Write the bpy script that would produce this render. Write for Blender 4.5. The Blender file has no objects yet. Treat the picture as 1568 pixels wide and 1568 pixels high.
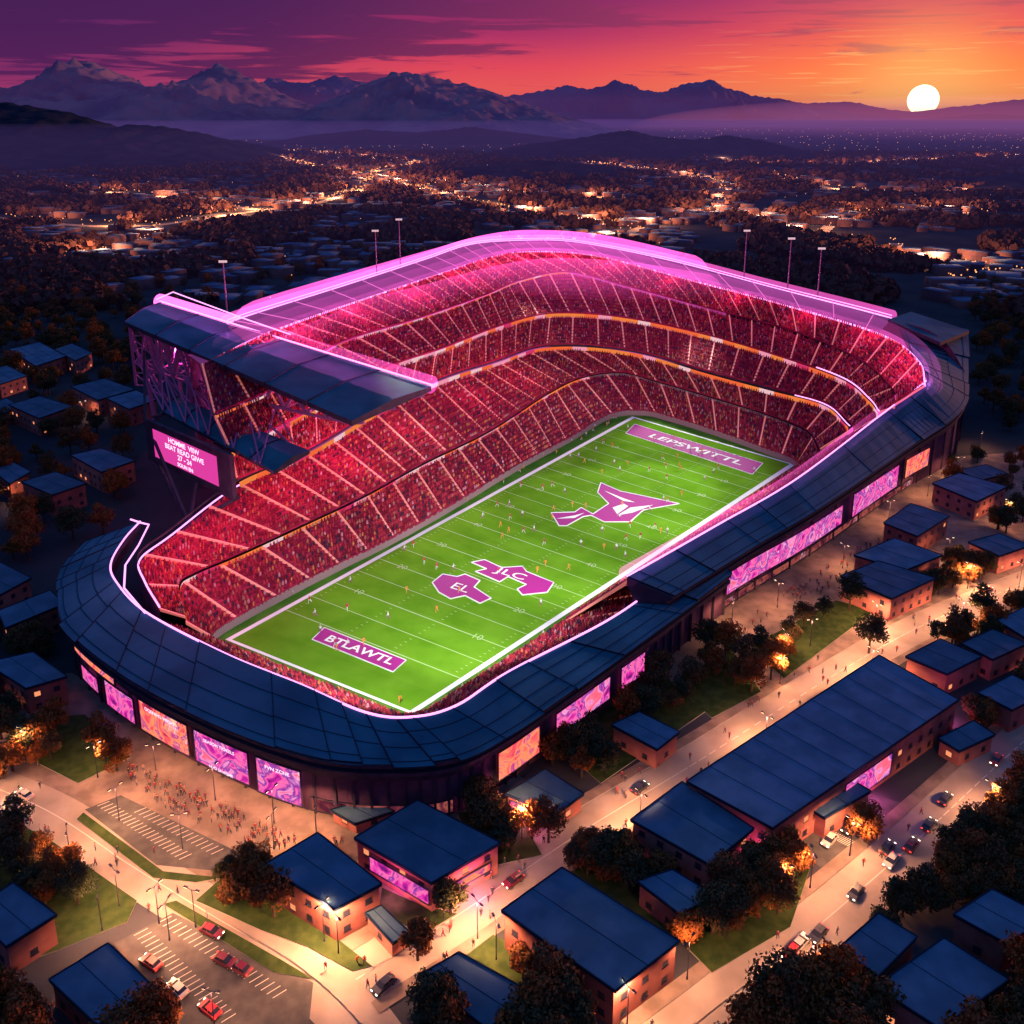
import bpy, bmesh, math, random
import numpy as np
from mathutils import Vector, Matrix
from mathutils import noise as MN
random.seed(7); RNG=np.random.default_rng(7)
S=bpy.context.scene
S.view_settings.view_transform='Standard'; S.view_settings.look='None'; S.view_settings.exposure=0; S.view_settings.gamma=1
H=127.5
# The stadium district was traced in image pixels (e,n) plus a height; site() returns metric world positions.
def from_pixel(e,n,z=0.0):  # e,n are image pixels, unprojected through the camera to height z
    k=(H-z)/H
    return Vector((132*k*(e-784)/(n-180), 189132*k/(n-180)+34.2*z/H, z))
def sp(L): return [from_pixel(*p) for p in L]
def lin(c): 
    return tuple(((v/255)/12.92 if v/255<=.04045 else ((v/255+.055)/1.055)**2.4) for v in c)
# ---------------------------------------------------------------- materials
def newmat(name):
    m=bpy.data.materials.new(name); m.use_nodes=True; nt=m.node_tree; nt.nodes.clear()
    o=nt.nodes.new('ShaderNodeOutputMaterial'); return m,nt,o
def pmat(name,c1,c2=None,scale=1.0,rough=.7,metal=0,emis=None,es=0,detail=4,bump=0,c3=None,coord='Object',stretch=None,objrand=0,spec=.2):
    m,nt,o=newmat(name); N=nt.nodes.new; L=nt.links.new
    b=N('ShaderNodeBsdfPrincipled'); b.inputs['Roughness'].default_value=rough; b.inputs['Metallic'].default_value=metal
    b.inputs['Specular IOR Level'].default_value=spec
    L(b.outputs[0],o.inputs[0])
    b.inputs['Base Color'].default_value=(*c1,1)
    if c2 is not None:
        tc=N('ShaderNodeTexCoord'); src=tc.outputs[coord]
        if stretch:
            mp=N('ShaderNodeMapping'); mp.inputs['Scale'].default_value=stretch; L(src,mp.inputs[0]); src=mp.outputs[0]
        n=N('ShaderNodeTexNoise'); n.inputs['Scale'].default_value=scale; n.inputs['Detail'].default_value=detail; L(src,n.inputs['Vector'])
        r=N('ShaderNodeValToRGB'); r.color_ramp.elements[0].position=.38; r.color_ramp.elements[0].color=(*c1,1)
        r.color_ramp.elements[1].position=.62; r.color_ramp.elements[1].color=(*c2,1)
        if c3: e=r.color_ramp.elements.new(.75); e.color=(*c3,1)
        L(n.outputs['Fac'],r.inputs[0]); out=r.outputs[0]
        if objrand:
            oi=N('ShaderNodeObjectInfo'); hs=N('ShaderNodeHueSaturation'); mr=N('ShaderNodeMapRange')
            mr.inputs[3].default_value=1-objrand; mr.inputs[4].default_value=1+objrand
            L(oi.outputs['Random'],mr.inputs[0]); L(mr.outputs[0],hs.inputs['Value']); L(out,hs.inputs['Color']); out=hs.outputs[0]
        L(out,b.inputs['Base Color'])
        if bump:
            bp=N('ShaderNodeBump'); bp.inputs['Strength'].default_value=bump; L(n.outputs['Fac'],bp.inputs['Height']); L(bp.outputs[0],b.inputs['Normal'])
    if emis: b.inputs['Emission Color'].default_value=(*emis,1); b.inputs['Emission Strength'].default_value=es
    return m
def emat(name,c,s):
    m,nt,o=newmat(name); e=nt.nodes.new('ShaderNodeEmission'); e.inputs[0].default_value=(*c,1); e.inputs[1].default_value=s
    nt.links.new(e.outputs[0],o.inputs[0]); return m
def volmat(name,c,emi,absd=0):
    m,nt,o=newmat(name); e=nt.nodes.new('ShaderNodeEmission'); e.inputs[0].default_value=(*c,1); e.inputs[1].default_value=emi
    if absd:
        a=nt.nodes.new('ShaderNodeVolumeAbsorption'); a.inputs[0].default_value=(0,0,0,1); a.inputs[1].default_value=absd
        ad=nt.nodes.new('ShaderNodeAddShader'); nt.links.new(e.outputs[0],ad.inputs[0]); nt.links.new(a.outputs[0],ad.inputs[1]); nt.links.new(ad.outputs[0],o.inputs['Volume'])
    else: nt.links.new(e.outputs[0],o.inputs['Volume'])
    return m
M={}
M['ground']=pmat('ground_mat',(.03,.035,.05),(.05,.05,.06),.02,.95,c3=(.08,.06,.06),spec=0)
M['pave']=pmat('paving_mat',(.13,.10,.09),(.21,.155,.14),.25,.8,spec=.05)
M['asph']=pmat('asphalt_mat',(.05,.05,.055),(.075,.07,.075),.4,.8,spec=.05)
M['road']=pmat('road_mat',(.22,.18,.165),(.30,.25,.23),.12,.8,spec=.05)
M['kerb']=pmat('kerb_mat',(.3,.28,.27))
M['paint']=pmat('road_paint_mat',(.45,.42,.4))
M['grass']=pmat('grass_mat',(.022,.04,.015),(.04,.06,.022),.5,.95,spec=0)
M['roof']=pmat('roof_sheet_mat',(.05,.105,.17),(.08,.145,.23),.18,.75,objrand=.2,spec=.05)
M['roofs']=pmat('stadium_roof_mat',(.015,.085,.14),(.03,.13,.20),.08,.75,spec=.05)
M['seam']=pmat('seam_mat',(.01,.02,.045),rough=.8,spec=.05)
M['wall']=pmat('wall_mat',(.24,.09,.085),(.34,.13,.12),.3,.85,objrand=.3,spec=.05)
M['dark']=pmat('dark_steel_mat',(.03,.025,.05),(.05,.04,.07),.3,.6,spec=.1)
M['swall']=pmat('stadium_wall_mat',(.06,.03,.07),(.11,.055,.10),.12,.8,spec=.05)
M['seat']=pmat('seat_mat',(.28,.015,.06),(.38,.03,.08),.4,.8,detail=4,spec=.05)
M['aisle']=pmat('aisle_mat',(.6,.27,.25),emis=(1,.24,.14),es=.34)  # concrete steps glow by themselves, standing in for light on the aisles
M['conc']=pmat('concrete_mat',(.32,.2,.22))
M['trunk']=pmat('bark_mat',(.05,.035,.03))
M['white']=pmat('white_line_mat',(.8,.8,.78))
M['thin']=pmat('thin_line_mat',(.36,.5,.2))
M['mag']=pmat('magenta_paint_mat',(.36,.008,.22))
M['neon']=emat('neon_mat',(1,.36,.95),2.0)
M['neon2']=emat('neon_soft_mat',(1,.22,.75),1.0)
M['win']=emat('lit_window_mat',(1,.32,.14),1.0)
M['windark']=pmat('dark_window_mat',(.02,.02,.04),rough=.4)
M['bulb']=emat('lamp_bulb_mat',(1,.72,.45),10)
M['farbulb']=emat('far_bulb_mat',(1,.36,.12),2.2)
M['farbulb2']=emat('far_white_bulb_mat',(1,.6,.62),1.4)
M['black']=pmat('rubber_mat',(.02,.02,.02))
M['glass']=pmat('car_glass_mat',(.02,.02,.03),rough=.1,spec=.5)
M['tail']=emat('tail_light_mat',(1,.05,.03),4)
M['head']=emat('head_light_mat',(1,.85,.6),6)
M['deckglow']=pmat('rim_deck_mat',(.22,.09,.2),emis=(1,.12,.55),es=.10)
def turf():
    m,nt,o=newmat('turf_mat'); N=nt.nodes.new; L=nt.links.new
    b=N('ShaderNodeBsdfPrincipled'); b.inputs['Roughness'].default_value=.95; b.inputs['Specular IOR Level'].default_value=0; L(b.outputs[0],o.inputs[0])
    tc=N('ShaderNodeTexCoord'); uv=N('ShaderNodeSeparateXYZ'); L(tc.outputs['UV'],uv.inputs[0])
    mu=N('ShaderNodeMath'); mu.operation='MULTIPLY'; mu.inputs[1].default_value=11; L(uv.outputs[1],mu.inputs[0])
    fr=N('ShaderNodeMath'); fr.operation='FRACT'; L(mu.outputs[0],fr.inputs[0])
    gt=N('ShaderNodeMath'); gt.operation='GREATER_THAN'; gt.inputs[1].default_value=.5; L(fr.outputs[0],gt.inputs[0])
    n=N('ShaderNodeTexNoise'); n.inputs['Scale'].default_value=.12; n.inputs['Detail'].default_value=6; L(tc.outputs['Object'],n.inputs['Vector'])
    r=N('ShaderNodeValToRGB'); r.color_ramp.elements[0].position=.3; r.color_ramp.elements[0].color=(.10,.26,.012,1); r.color_ramp.elements[1].position=.7; r.color_ramp.elements[1].color=(.15,.34,.022,1)
    L(n.outputs[0],r.inputs[0]); mx=N('ShaderNodeMix'); mx.data_type='RGBA'; mx.blend_type='MULTIPLY'; mx.inputs[0].default_value=1
    mm=N('ShaderNodeMapRange'); mm.inputs[3].default_value=.92; mm.inputs[4].default_value=1; L(gt.outputs[0],mm.inputs[0])
    L(r.outputs[0],mx.inputs[6]); L(mm.outputs[0],mx.inputs[7]); L(mx.outputs[2],b.inputs['Base Color']); return m
M['turf']=turf()
def screenmat(name,seed,cols,s=1.15):
    m,nt,o=newmat(name); N=nt.nodes.new; L=nt.links.new
    tc=N('ShaderNodeTexCoord'); mp=N('ShaderNodeMapping'); mp.inputs['Location'].default_value=(seed*3.1,seed*1.7,seed); L(tc.outputs['UV'],mp.inputs[0])
    n=N('ShaderNodeTexNoise'); n.inputs['Scale'].default_value=.15; n.inputs['Detail'].default_value=4; n.inputs['Distortion'].default_value=2.2; L(mp.outputs[0],n.inputs['Vector'])
    r=N('ShaderNodeValToRGB'); cr=r.color_ramp; cr.elements[0].position=.3; cr.elements[0].color=(*cols[0],1); cr.elements[1].position=.7; cr.elements[1].color=(*cols[-1],1)
    for i,c in enumerate(cols[1:-1]): e=cr.elements.new(.3+.4*(i+1)/(len(cols)-1)); e.color=(*c,1)
    L(n.outputs[0],r.inputs[0])
    e=N('ShaderNodeEmission'); e.inputs[1].default_value=s
    b=N('ShaderNodeTexBrick'); b.inputs['Scale'].default_value=.9; b.inputs['Color1'].default_value=(1,1,1,1); b.inputs['Color2'].default_value=(0,0,0,1); b.inputs['Mortar'].default_value=(0,0,0,1); b.inputs['Mortar Size'].default_value=.09; b.inputs['Brick Width'].default_value=.55; b.inputs['Row Height'].default_value=.9
    L(mp.outputs[0],b.inputs['Vector'])
    n2=N('ShaderNodeTexNoise'); n2.inputs['Scale'].default_value=.2; L(mp.outputs[0],n2.inputs['Vector'])
    g=N('ShaderNodeMath'); g.operation='GREATER_THAN'; g.inputs[1].default_value=.66; L(n2.outputs[0],g.inputs[0])
    sx=N('ShaderNodeRGBToBW'); L(b.outputs[0],sx.inputs[0]); mu=N('ShaderNodeMath'); mu.operation='MULTIPLY'; L(g.outputs[0],mu.inputs[0]); L(sx.outputs[0],mu.inputs[1])
    mx=N('ShaderNodeMix'); mx.data_type='RGBA'; mx.inputs[7].default_value=(1,.6,.8,1); L(mu.outputs[0],mx.inputs[0]); L(r.outputs[0],mx.inputs[6])
    L(mx.outputs[2],e.inputs[0]); L(e.outputs[0],o.inputs[0]); return m
PK=[(.10,.01,.14),(.65,.02,.35),(1,.16,.42),(.22,.02,.32),(.9,.3,.6),(1,.12,.2)]
OR=[(.2,.01,.06),(1,.08,.12),(1,.3,.12),(.5,.02,.25),(1,.55,.35)]
SC=[screenmat('screen_mat_%d'%i,i*2.3+1,PK if i%3 else OR) for i in range(6)]
def ribbonmat():
    m,nt,o=newmat('led_ribbon_mat'); N=nt.nodes.new; L=nt.links.new
    tc=N('ShaderNodeTexCoord'); sx=N('ShaderNodeSeparateXYZ'); L(tc.outputs['UV'],sx.inputs[0]); d=N('ShaderNodeMath'); d.operation='DIVIDE'; d.inputs[1].default_value=7; L(sx.outputs[0],d.inputs[0])
    f=N('ShaderNodeMath'); f.operation='FLOOR'; L(d.outputs[0],f.inputs[0]); w=N('ShaderNodeTexWhiteNoise'); w.noise_dimensions='1D'; L(f.outputs[0],w.inputs['W'])
    r=N('ShaderNodeValToRGB'); r.color_ramp.interpolation='CONSTANT'; cs=[(0,(1,.16,.05)),(.3,(1,.35,.5)),(.5,(1,.25,.06)),(.68,(.75,.04,.15)),(.82,(1,.6,.65)),(.96,(.35,.5,.9))]
    r.color_ramp.elements[0].color=(*cs[0][1],1); r.color_ramp.elements[1].position=.3; r.color_ramp.elements[1].color=(*cs[1][1],1)
    for p,c in cs[2:]: e=r.color_ramp.elements.new(p); e.color=(*c,1)
    L(w.outputs['Value'],r.inputs[0]); e=N('ShaderNodeEmission'); e.inputs[1].default_value=.85; L(r.outputs[0],e.inputs[0]); L(e.outputs[0],o.inputs[0]); return m
M['ribbon']=ribbonmat()
def leafmat(name,cs):
    m,nt,o=newmat(name); N=nt.nodes.new; L=nt.links.new
    b=N('ShaderNodeBsdfPrincipled'); b.inputs['Roughness'].default_value=.9; b.inputs['Specular IOR Level'].default_value=0; L(b.outputs[0],o.inputs[0])
    g=N('ShaderNodeNewGeometry'); n=N('ShaderNodeTexNoise'); n.inputs['Scale'].default_value=.6; n.inputs['Detail'].default_value=3; L(g.outputs['Position'],n.inputs['Vector'])
    oi=N('ShaderNodeObjectInfo'); ad=N('ShaderNodeMath'); ad.operation='MULTIPLY_ADD'; ad.inputs[1].default_value=.70; L(oi.outputs['Random'],ad.inputs[0])
    mr=N('ShaderNodeMath'); mr.operation='MULTIPLY'; mr.inputs[1].default_value=.6; L(n.outputs[0],mr.inputs[0]); L(mr.outputs[0],ad.inputs[2])
    r=N('ShaderNodeValToRGB'); r.color_ramp.elements[0].color=(*cs[0],1); r.color_ramp.elements[0].position=.2; r.color_ramp.elements[1].color=(*cs[-1],1); r.color_ramp.elements[1].position=.85
    for i,c in enumerate(cs[1:-1]): e=r.color_ramp.elements.new(.2+.65*(i+1)/(len(cs)-1)); e.color=(*c,1)
    L(ad.outputs[0],r.inputs[0]); L(r.outputs[0],b.inputs['Base Color']); return m
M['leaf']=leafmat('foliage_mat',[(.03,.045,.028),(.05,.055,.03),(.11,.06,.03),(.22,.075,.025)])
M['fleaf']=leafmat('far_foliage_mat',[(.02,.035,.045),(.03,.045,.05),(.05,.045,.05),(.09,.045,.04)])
# ---------------------------------------------------------------- mesh helpers
def link(o,parent=None):
    S.collection.objects.link(o)
    if parent is not None: o.parent=parent
    return o
def empty(name,loc=(0,0,0)):
    e=bpy.data.objects.new(name,None); e.location=loc; e.empty_display_size=1; return link(e)
def mesh(name,V,F,mats,parent=None,mi=None,uv=None,smooth=False):
    me=bpy.data.meshes.new(name); me.from_pydata([tuple(v) for v in V],[],[tuple(f) for f in F])
    for m in (mats if isinstance(mats,list) else [mats]): me.materials.append(m)
    if mi is not None: me.polygons.foreach_set('material_index',mi)
    if uv is not None:
        l=me.uv_layers.new(name='UVMap')
        for p in me.polygons:
            for li,vi in zip(p.loop_indices,p.vertices): l.data[li].uv=uv[vi]
    if smooth: me.polygons.foreach_set('use_smooth',[True]*len(me.polygons))
    me.update(); o=bpy.data.objects.new(name,me); return link(o,parent)
class MB:
    def __init__(s): s.V=[];s.F=[];s.m=[]
    def add(s,V,F,m=0):
        n=len(s.V); s.V+= [tuple(v) for v in V]; s.F+=[tuple(i+n for i in f) for f in F]; s.m+=[m]*len(F)
    def quad(s,a,b,c,d,m=0): s.add([a,b,c,d],[(0,1,2,3)],m)
    def beam(s,a,b,r,m=0,n=4,r2=None):
        a=Vector(a);b=Vector(b);d=(b-a)
        if d.length<1e-6: return
        d.normalize(); u=d.cross(Vector((0,0,1)))
        if u.length<.01: u=Vector((1,0,0))
        u.normalize(); w=d.cross(u); r2=r if r2 is None else r2
        V=[];
        for p,rr in((a,r),(b,r2)):
            for i in range(n): t=2*math.pi*(i+.5)/n; V.append(p+u*rr*math.cos(t)+w*rr*math.sin(t))
        F=[(i,(i+1)%n,n+(i+1)%n,n+i) for i in range(n)]+[tuple(range(n))[::-1],tuple(range(n,2*n))]
        s.add(V,F,m)
    def box(s,c,hx,hy,hz,m=0,ax=None):
        c=Vector(c); X=Vector((1,0,0)) if ax is None else ax; Y=Vector((-X.y,X.x,0)); Z=Vector((0,0,1))
        V=[c+X*hx*a+Y*hy*b+Z*hz*d for d in(-1,1) for b in(-1,1) for a in(-1,1)]
        s.add(V,[(0,2,3,1),(4,5,7,6),(0,1,5,4),(2,6,7,3),(0,4,6,2),(1,3,7,5)],m)
    def prism(s,poly,z0,z1,mt=0,ms=0,bot=False):
        n=len(poly); V=[(p[0],p[1],z0) for p in poly]+[(p[0],p[1],z1) for p in poly]
        s.add(V,[(i,(i+1)%n,n+(i+1)%n,n+i) for i in range(n)],ms); s.add(V[n:],[tuple(range(n))],mt)
        if bot: s.add(V[:n],[tuple(range(n))[::-1]],ms)
    def obj(s,name,mats,parent=None,smooth=False): return mesh(name,s.V,s.F,mats,parent,s.m,smooth=smooth)
def ccw(poly):
    a=sum(poly[i][0]*poly[(i+1)%len(poly)][1]-poly[(i+1)%len(poly)][0]*poly[i][1] for i in range(len(poly)))
    return poly if a>0 else poly[::-1]
def tube(name,pts,r,mat,parent=None,n=6,closed=False):
    pts=[Vector(p) for p in pts]; V=[];F=[]
    for i,p in enumerate(pts):
        d=(pts[min(i+1,len(pts)-1)]-pts[max(i-1,0)]).normalized(); u=d.cross(Vector((0,0,1))).normalized(); w=u.cross(d)
        for k in range(n): t=2*math.pi*k/n; V.append(p+u*r*math.cos(t)+w*r*math.sin(t))
    for i in range(len(pts)-1):
        for k in range(n): F.append((i*n+k,i*n+(k+1)%n,(i+1)*n+(k+1)%n,(i+1)*n+k))
    F.append(tuple(range(n))[::-1]); F.append(tuple((len(pts)-1)*n+k for k in range(n)))
    return mesh(name,V,F,mat,parent,smooth=(n>6))
def cr(P,t):
    n=len(P)-1; t=max(0,min(n-1e-6,t)); i=int(t); f=t-i
    p1=P[i];p2=P[i+1];p0=P[i-1] if i>0 else p1*2-p2; p3=P[i+2] if i+2<=n else p2*2-p1
    return .5*((2*p1)+(p2-p0)*f+(2*p0-5*p1+4*p2-p3)*f*f+(3*p1-p0-3*p2+p3)*f**3)
def ribbon(pts,w):
    pts=[Vector(p) for p in pts]; Q=[cr(pts,t*(len(pts)-1)/(12*len(pts))) for t in range(12*len(pts)+1)]
    Lf=[];R=[]
    for i,p in enumerate(Q):
        d=(Q[min(i+1,len(Q)-1)]-Q[max(i-1,0)]); d.z=0; d.normalize(); nn=Vector((-d.y,d.x,0)); Lf.append(p+nn*w/2); R.append(p-nn*w/2)
    return Q,Lf,R
def strip(name,A,B,mat,z,parent=None):
    V=[(p.x,p.y,z) for p in A]+[(p.x,p.y,z) for p in B]; n=len(A)
    return mesh(name,V,[(n+i,n+i+1,i+1,i) for i in range(n-1)],mat,parent)
def flat(name,poly,mat,z,parent=None):
    return mesh(name,[(p[0],p[1],z) for p in ccw(poly)],[tuple(range(len(poly)))],mat,parent)
def inpoly(x,y,poly):
    c=False;j=len(poly)-1
    for i in range(len(poly)):
        xi,yi=poly[i][0],poly[i][1];xj,yj=poly[j][0],poly[j][1]
        if (yi>y)!=(yj>y) and x<(xj-xi)*(y-yi)/(yj-yi)+xi: c=not c
        j=i
    return c
def merged(name,tv,tf,tm,pos,sc,rot,mats,rand_m=None,parent=None):
    tv=np.array(tv,float); nv=len(tv); n=len(pos); pos=np.array(pos,float); sc=np.array(sc,float)
    if sc.ndim==1: sc=np.repeat(sc[:,None],3,1)
    c,s_=np.cos(rot),np.sin(rot); X=tv[None,:,:]*sc[:,None,:]
    V=np.empty((n,nv,3)); V[:,:,0]=X[:,:,0]*c[:,None]-X[:,:,1]*s_[:,None]; V[:,:,1]=X[:,:,0]*s_[:,None]+X[:,:,1]*c[:,None]; V[:,:,2]=X[:,:,2]; V+=pos[:,None,:]
    tf=np.array(tf); k=tf.shape[1]; nf=len(tf); F=(tf[None]+(np.arange(n)*nv)[:,None,None]).reshape(-1)
    me=bpy.data.meshes.new(name); me.vertices.add(n*nv); me.vertices.foreach_set('co',V.reshape(-1).astype(np.float32))
    me.loops.add(n*nf*k); me.loops.foreach_set('vertex_index',F.astype(np.int32)); me.polygons.add(n*nf)
    me.polygons.foreach_set('loop_start',(np.arange(n*nf)*k).astype(np.int32)); me.polygons.foreach_set('loop_total',np.full(n*nf,k,np.int32))
    for m in mats: me.materials.append(m)
    mi=np.tile(np.array(tm),n)
    if rand_m is not None: mi=np.repeat(rand_m,nf)
    me.polygons.foreach_set('material_index',mi.astype(np.int32)); me.update(calc_edges=True); me.validate()
    o=bpy.data.objects.new(name,me); return link(o,parent)
BOX_V=[(x,y,z) for z in(0,1) for y in(-.5,.5) for x in(-.5,.5)]
BOX_F=[(0,1,5,4),(1,3,7,5),(3,2,6,7),(2,0,4,6),(4,5,7,6)]
# ---------------------------------------------------------------- camera
cam=bpy.data.cameras.new('camera'); co=link(bpy.data.objects.new('camera',cam)); co.location=(0,34.2,H); co.rotation_euler=(math.radians(75),0,0)
cam.lens=36*1384/1568; cam.sensor_width=36; cam.shift_y=-.1486; cam.clip_end=200000; cam.clip_start=1; S.camera=co
# ---------------------------------------------------------------- sky
w=bpy.data.worlds.new('World'); S.world=w; w.use_nodes=True; nt=w.node_tree; nt.nodes.clear(); N=nt.nodes.new; L=nt.links.new
out=N('ShaderNodeOutputWorld'); bg=N('ShaderNodeBackground'); L(bg.outputs[0],out.inputs[0])
tc=N('ShaderNodeTexCoord'); sx=N('ShaderNodeSeparateXYZ'); L(tc.outputs['Generated'],sx.inputs[0])
def ramp(stops,src):
    r=N('ShaderNodeValToRGB'); e=r.color_ramp.elements; e[0].position=stops[0][0]; e[0].color=(*stops[0][1],1); e[1].position=stops[-1][0]; e[1].color=(*stops[-1][1],1)
    for p,c in stops[1:-1]: q=e.new(p); q.color=(*c,1)
    L(src,r.inputs[0]); return r.outputs[0]
zm=N('ShaderNodeMath'); zm.operation='POWER'; zm.inputs[1].default_value=.5; zc=N('ShaderNodeMath'); zc.operation='MAXIMUM'; zc.inputs[1].default_value=0; L(sx.outputs[2],zc.inputs[0]); L(zc.outputs[0],zm.inputs[0])
q=lambda y: math.sqrt(max(0,(180-y)/1433))
amb=[(.50,(.07,.10,.34)),(1,(.05,.17,.46))]
Lr=[(0,lin((150,60,105))),(q(150),lin((160,52,105))),(q(120),lin((136,42,102))),(q(60),lin((94,28,95))),(q(0),lin((64,22,86)))]+amb
Mr=[(0,lin((255,120,80))),(q(140),lin((244,90,84))),(q(105),lin((224,66,90))),(q(60),lin((170,40,100))),(q(0),lin((106,24,98)))]+amb
Rr=[(0,lin((255,180,100))),(q(150),lin((255,150,80))),(q(110),lin((255,116,70))),(q(60),lin((230,68,86))),(q(0),lin((176,38,108)))]+amb
a,b,c=ramp(Lr,zm.outputs[0]),ramp(Mr,zm.outputs[0]),ramp(Rr,zm.outputs[0])
def mrange(src,f0,f1,t0=0,t1=1,sm=True):
    m=N('ShaderNodeMapRange'); m.interpolation_type='SMOOTHSTEP' if sm else 'LINEAR'
    for i,v in enumerate((f0,f1,t0,t1)): m.inputs[i+1].default_value=v
    L(src,m.inputs[0]); return m.outputs[0]
def mix(f,x,y,bt='MIX'):
    m=N('ShaderNodeMix'); m.data_type='RGBA'; m.blend_type=bt
    if isinstance(f,float): m.inputs[0].default_value=f
    else: L(f,m.inputs[0])
    for i,v in((6,x),(7,y)):
        if isinstance(v,tuple): m.inputs[i].default_value=(*v,1)
        else: L(v,m.inputs[i])
    return m.outputs[2]
def mth(op,x,y=None):
    m=N('ShaderNodeMath'); m.operation=op
    for i,v in enumerate((x,y)):
        if v is None: continue
        if isinstance(v,(int,float)): m.inputs[i].default_value=v
        else: L(v,m.inputs[i])
    return m.outputs[0]
sky=mix(mrange(sx.outputs[0],-.46,-.02),a,b); sky=mix(mrange(sx.outputs[0],0,.42),sky,c)
mp=N('ShaderNodeMapping'); mp.inputs['Scale'].default_value=(3.2,3.2,42); L(tc.outputs['Generated'],mp.inputs[0])
n1=N('ShaderNodeTexNoise'); n1.inputs['Scale'].default_value=1.7; n1.inputs['Detail'].default_value=7; n1.inputs['Roughness'].default_value=.62; n1.inputs['Distortion'].default_value=.5; L(mp.outputs[0],n1.inputs['Vector'])
bias=mth('ADD',mrange(sx.outputs[0],-.35,.25,.17,.0),mrange(sx.outputs[2],.03,.12,-.07,.09))
cl=mrange(mth('ADD',n1.outputs[0],bias),.54,.63)
cl=mth('MULTIPLY',cl,mrange(sx.outputs[2],.13,.3,1,0))
ccol=mix(mrange(sx.outputs[0],-.3,.4),lin((66,20,84)),lin((160,44,98)))
sky=mix(mth('MULTIPLY',cl,.85),sky,ccol)
mp2=N('ShaderNodeMapping'); mp2.inputs['Scale'].default_value=(9,9,230); mp2.inputs['Location'].default_value=(3,1,2); L(tc.outputs['Generated'],mp2.inputs[0])
n2=N('ShaderNodeTexNoise'); n2.inputs['Scale'].default_value=1.6; n2.inputs['Detail'].default_value=3; L(mp2.outputs[0],n2.inputs['Vector'])
st=mth('MULTIPLY',mrange(n2.outputs[0],.58,.68),mth('MULTIPLY',mrange(sx.outputs[0],.1,.4),mrange(sx.outputs[2],.1,.05)))
sky=mix(mth('MULTIPLY',st,.6),sky,lin((255,190,120)))
SD=Vector((.437,1,.0174)).normalized()
dt=N('ShaderNodeVectorMath'); dt.operation='DOT_PRODUCT'; dt.inputs[1].default_value=SD; L(tc.outputs['Generated'],dt.inputs[0])
gl=mth('POWER',mrange(dt.outputs['Value'],.985,1.0,0,1,False),7.0)
sky=mix(mth('MULTIPLY',gl,.6),sky,lin((255,205,120)))
gl2=mth('POWER',mrange(dt.outputs['Value'],.97,1.0,0,1,False),2.5)
sky=mix(mth('MULTIPLY',gl2,.2),sky,lin((255,150,80)))
ns=N('ShaderNodeTexSky'); ns.sky_type='NISHITA'; ns.sun_disc=False; ns.sun_elevation=math.radians(1.5); ns.sun_rotation=math.radians(23.6)
sky=mix(1.0,sky,mix(1.0,ns.outputs[0],(.004,.004,.004),'MULTIPLY'),'ADD')
L(sky,bg.inputs[0]); bg.inputs[1].default_value=1.0; w.cycles.sampling_method='NONE'
# sun lamp + visible sun
sl=bpy.data.lights.new('sun_light','SUN'); sl.energy=2.6; sl.angle=math.radians(.5); sl.color=(1,.34,.20)
so=link(bpy.data.objects.new('sun_light',sl)); so.rotation_euler=Vector((1,.75,.06)).to_track_quat('Z','Y').to_euler()
bm=bmesh.new(); bmesh.ops.create_uvsphere(bm,u_segments=48,v_segments=24,radius=22.5/1433*55000)
me=bpy.data.meshes.new('sun'); bm.to_mesh(me); bm.free(); me.materials.append(emat('sun_mat',(1,.86,.5),4)); o=link(bpy.data.objects.new('sun',me)); o.location=Vector((.437*55000,55000,H+.0180*55000))
# ---------------------------------------------------------------- ground / hills / mountains
mesh('ground',[(-60000,-600,0),(60000,-600,0),(60000,70000,0),(-60000,70000,0)],[(0,1,2,3)],M['ground'])
def ridge(name,D,prof,W,mat,nx=260,ny=60,amp=.35,freq=1.0,seed=0):
    P=[((x-784)*D/1433,H+(180-y)*D/1433) for x,y in prof]; xs=np.array([p[0] for p in P]); hs=np.array([p[1] for p in P])
    X=np.linspace(xs[0],xs[-1],nx); V=[];
    for j in range(ny):
        t=-1+2*j/(ny-1)
        for x in X:
            h=float(np.interp(x,xs,hs)); v=Vector((x/W*freq*1.1+seed,t*freq*.8,seed))
            r=1-abs(MN.noise(v*1.6))*2; r2=1-abs(MN.noise(v*3.7))*2; r3=1-abs(MN.noise(v*8.0))*2; r4=MN.noise(v*18)
            base=max(0,1-abs(t)**1.15); nz=(r*.5+r2*.3+r3*.16+r4*.06-.55)
            z=1.05*h*(base+amp*nz*4*base*(1-base)+.06*(r3+r4-.6)*base)
            V.append((x+t*40,D+t*W,z-2))
    F=[(j*nx+i,j*nx+i+1,(j+1)*nx+i+1,(j+1)*nx+i) for j in range(ny-1) for i in range(nx-1)]
    return mesh(name,V,F,mat,smooth=True)
mm1=pmat('mountain_mat',(.13,.11,.20),(.28,.18,.25),.003,.95,spec=0)
mm2=pmat('far_mountain_mat',(.14,.12,.24),(.2,.16,.28),.001,.95,spec=0)
mm3=pmat('hazy_ridge_mat',(.2,.12,.2),spec=0)
hm=pmat('hill_forest_mat',(.012,.018,.035),(.028,.03,.05),.02,.95,spec=0)
ridge('mountain',9000,[(-250,185),(-120,150),(0,140),(40,142),(95,125),(140,100),(165,112),(190,128),(240,140),(285,132),(345,108),(385,125),(430,148),(490,168),(540,178),(600,190)],2600,mm1,nx=420,ny=90,freq=2.0,seed=3,amp=.42)
ridge('mountain',8000,[(440,190),(500,168),(530,150),(570,132),(620,118),(650,121),(690,130),(740,142),(800,160),(860,178),(940,196)],2400,mm1,nx=300,ny=90,freq=2.0,seed=9,amp=.42)
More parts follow.
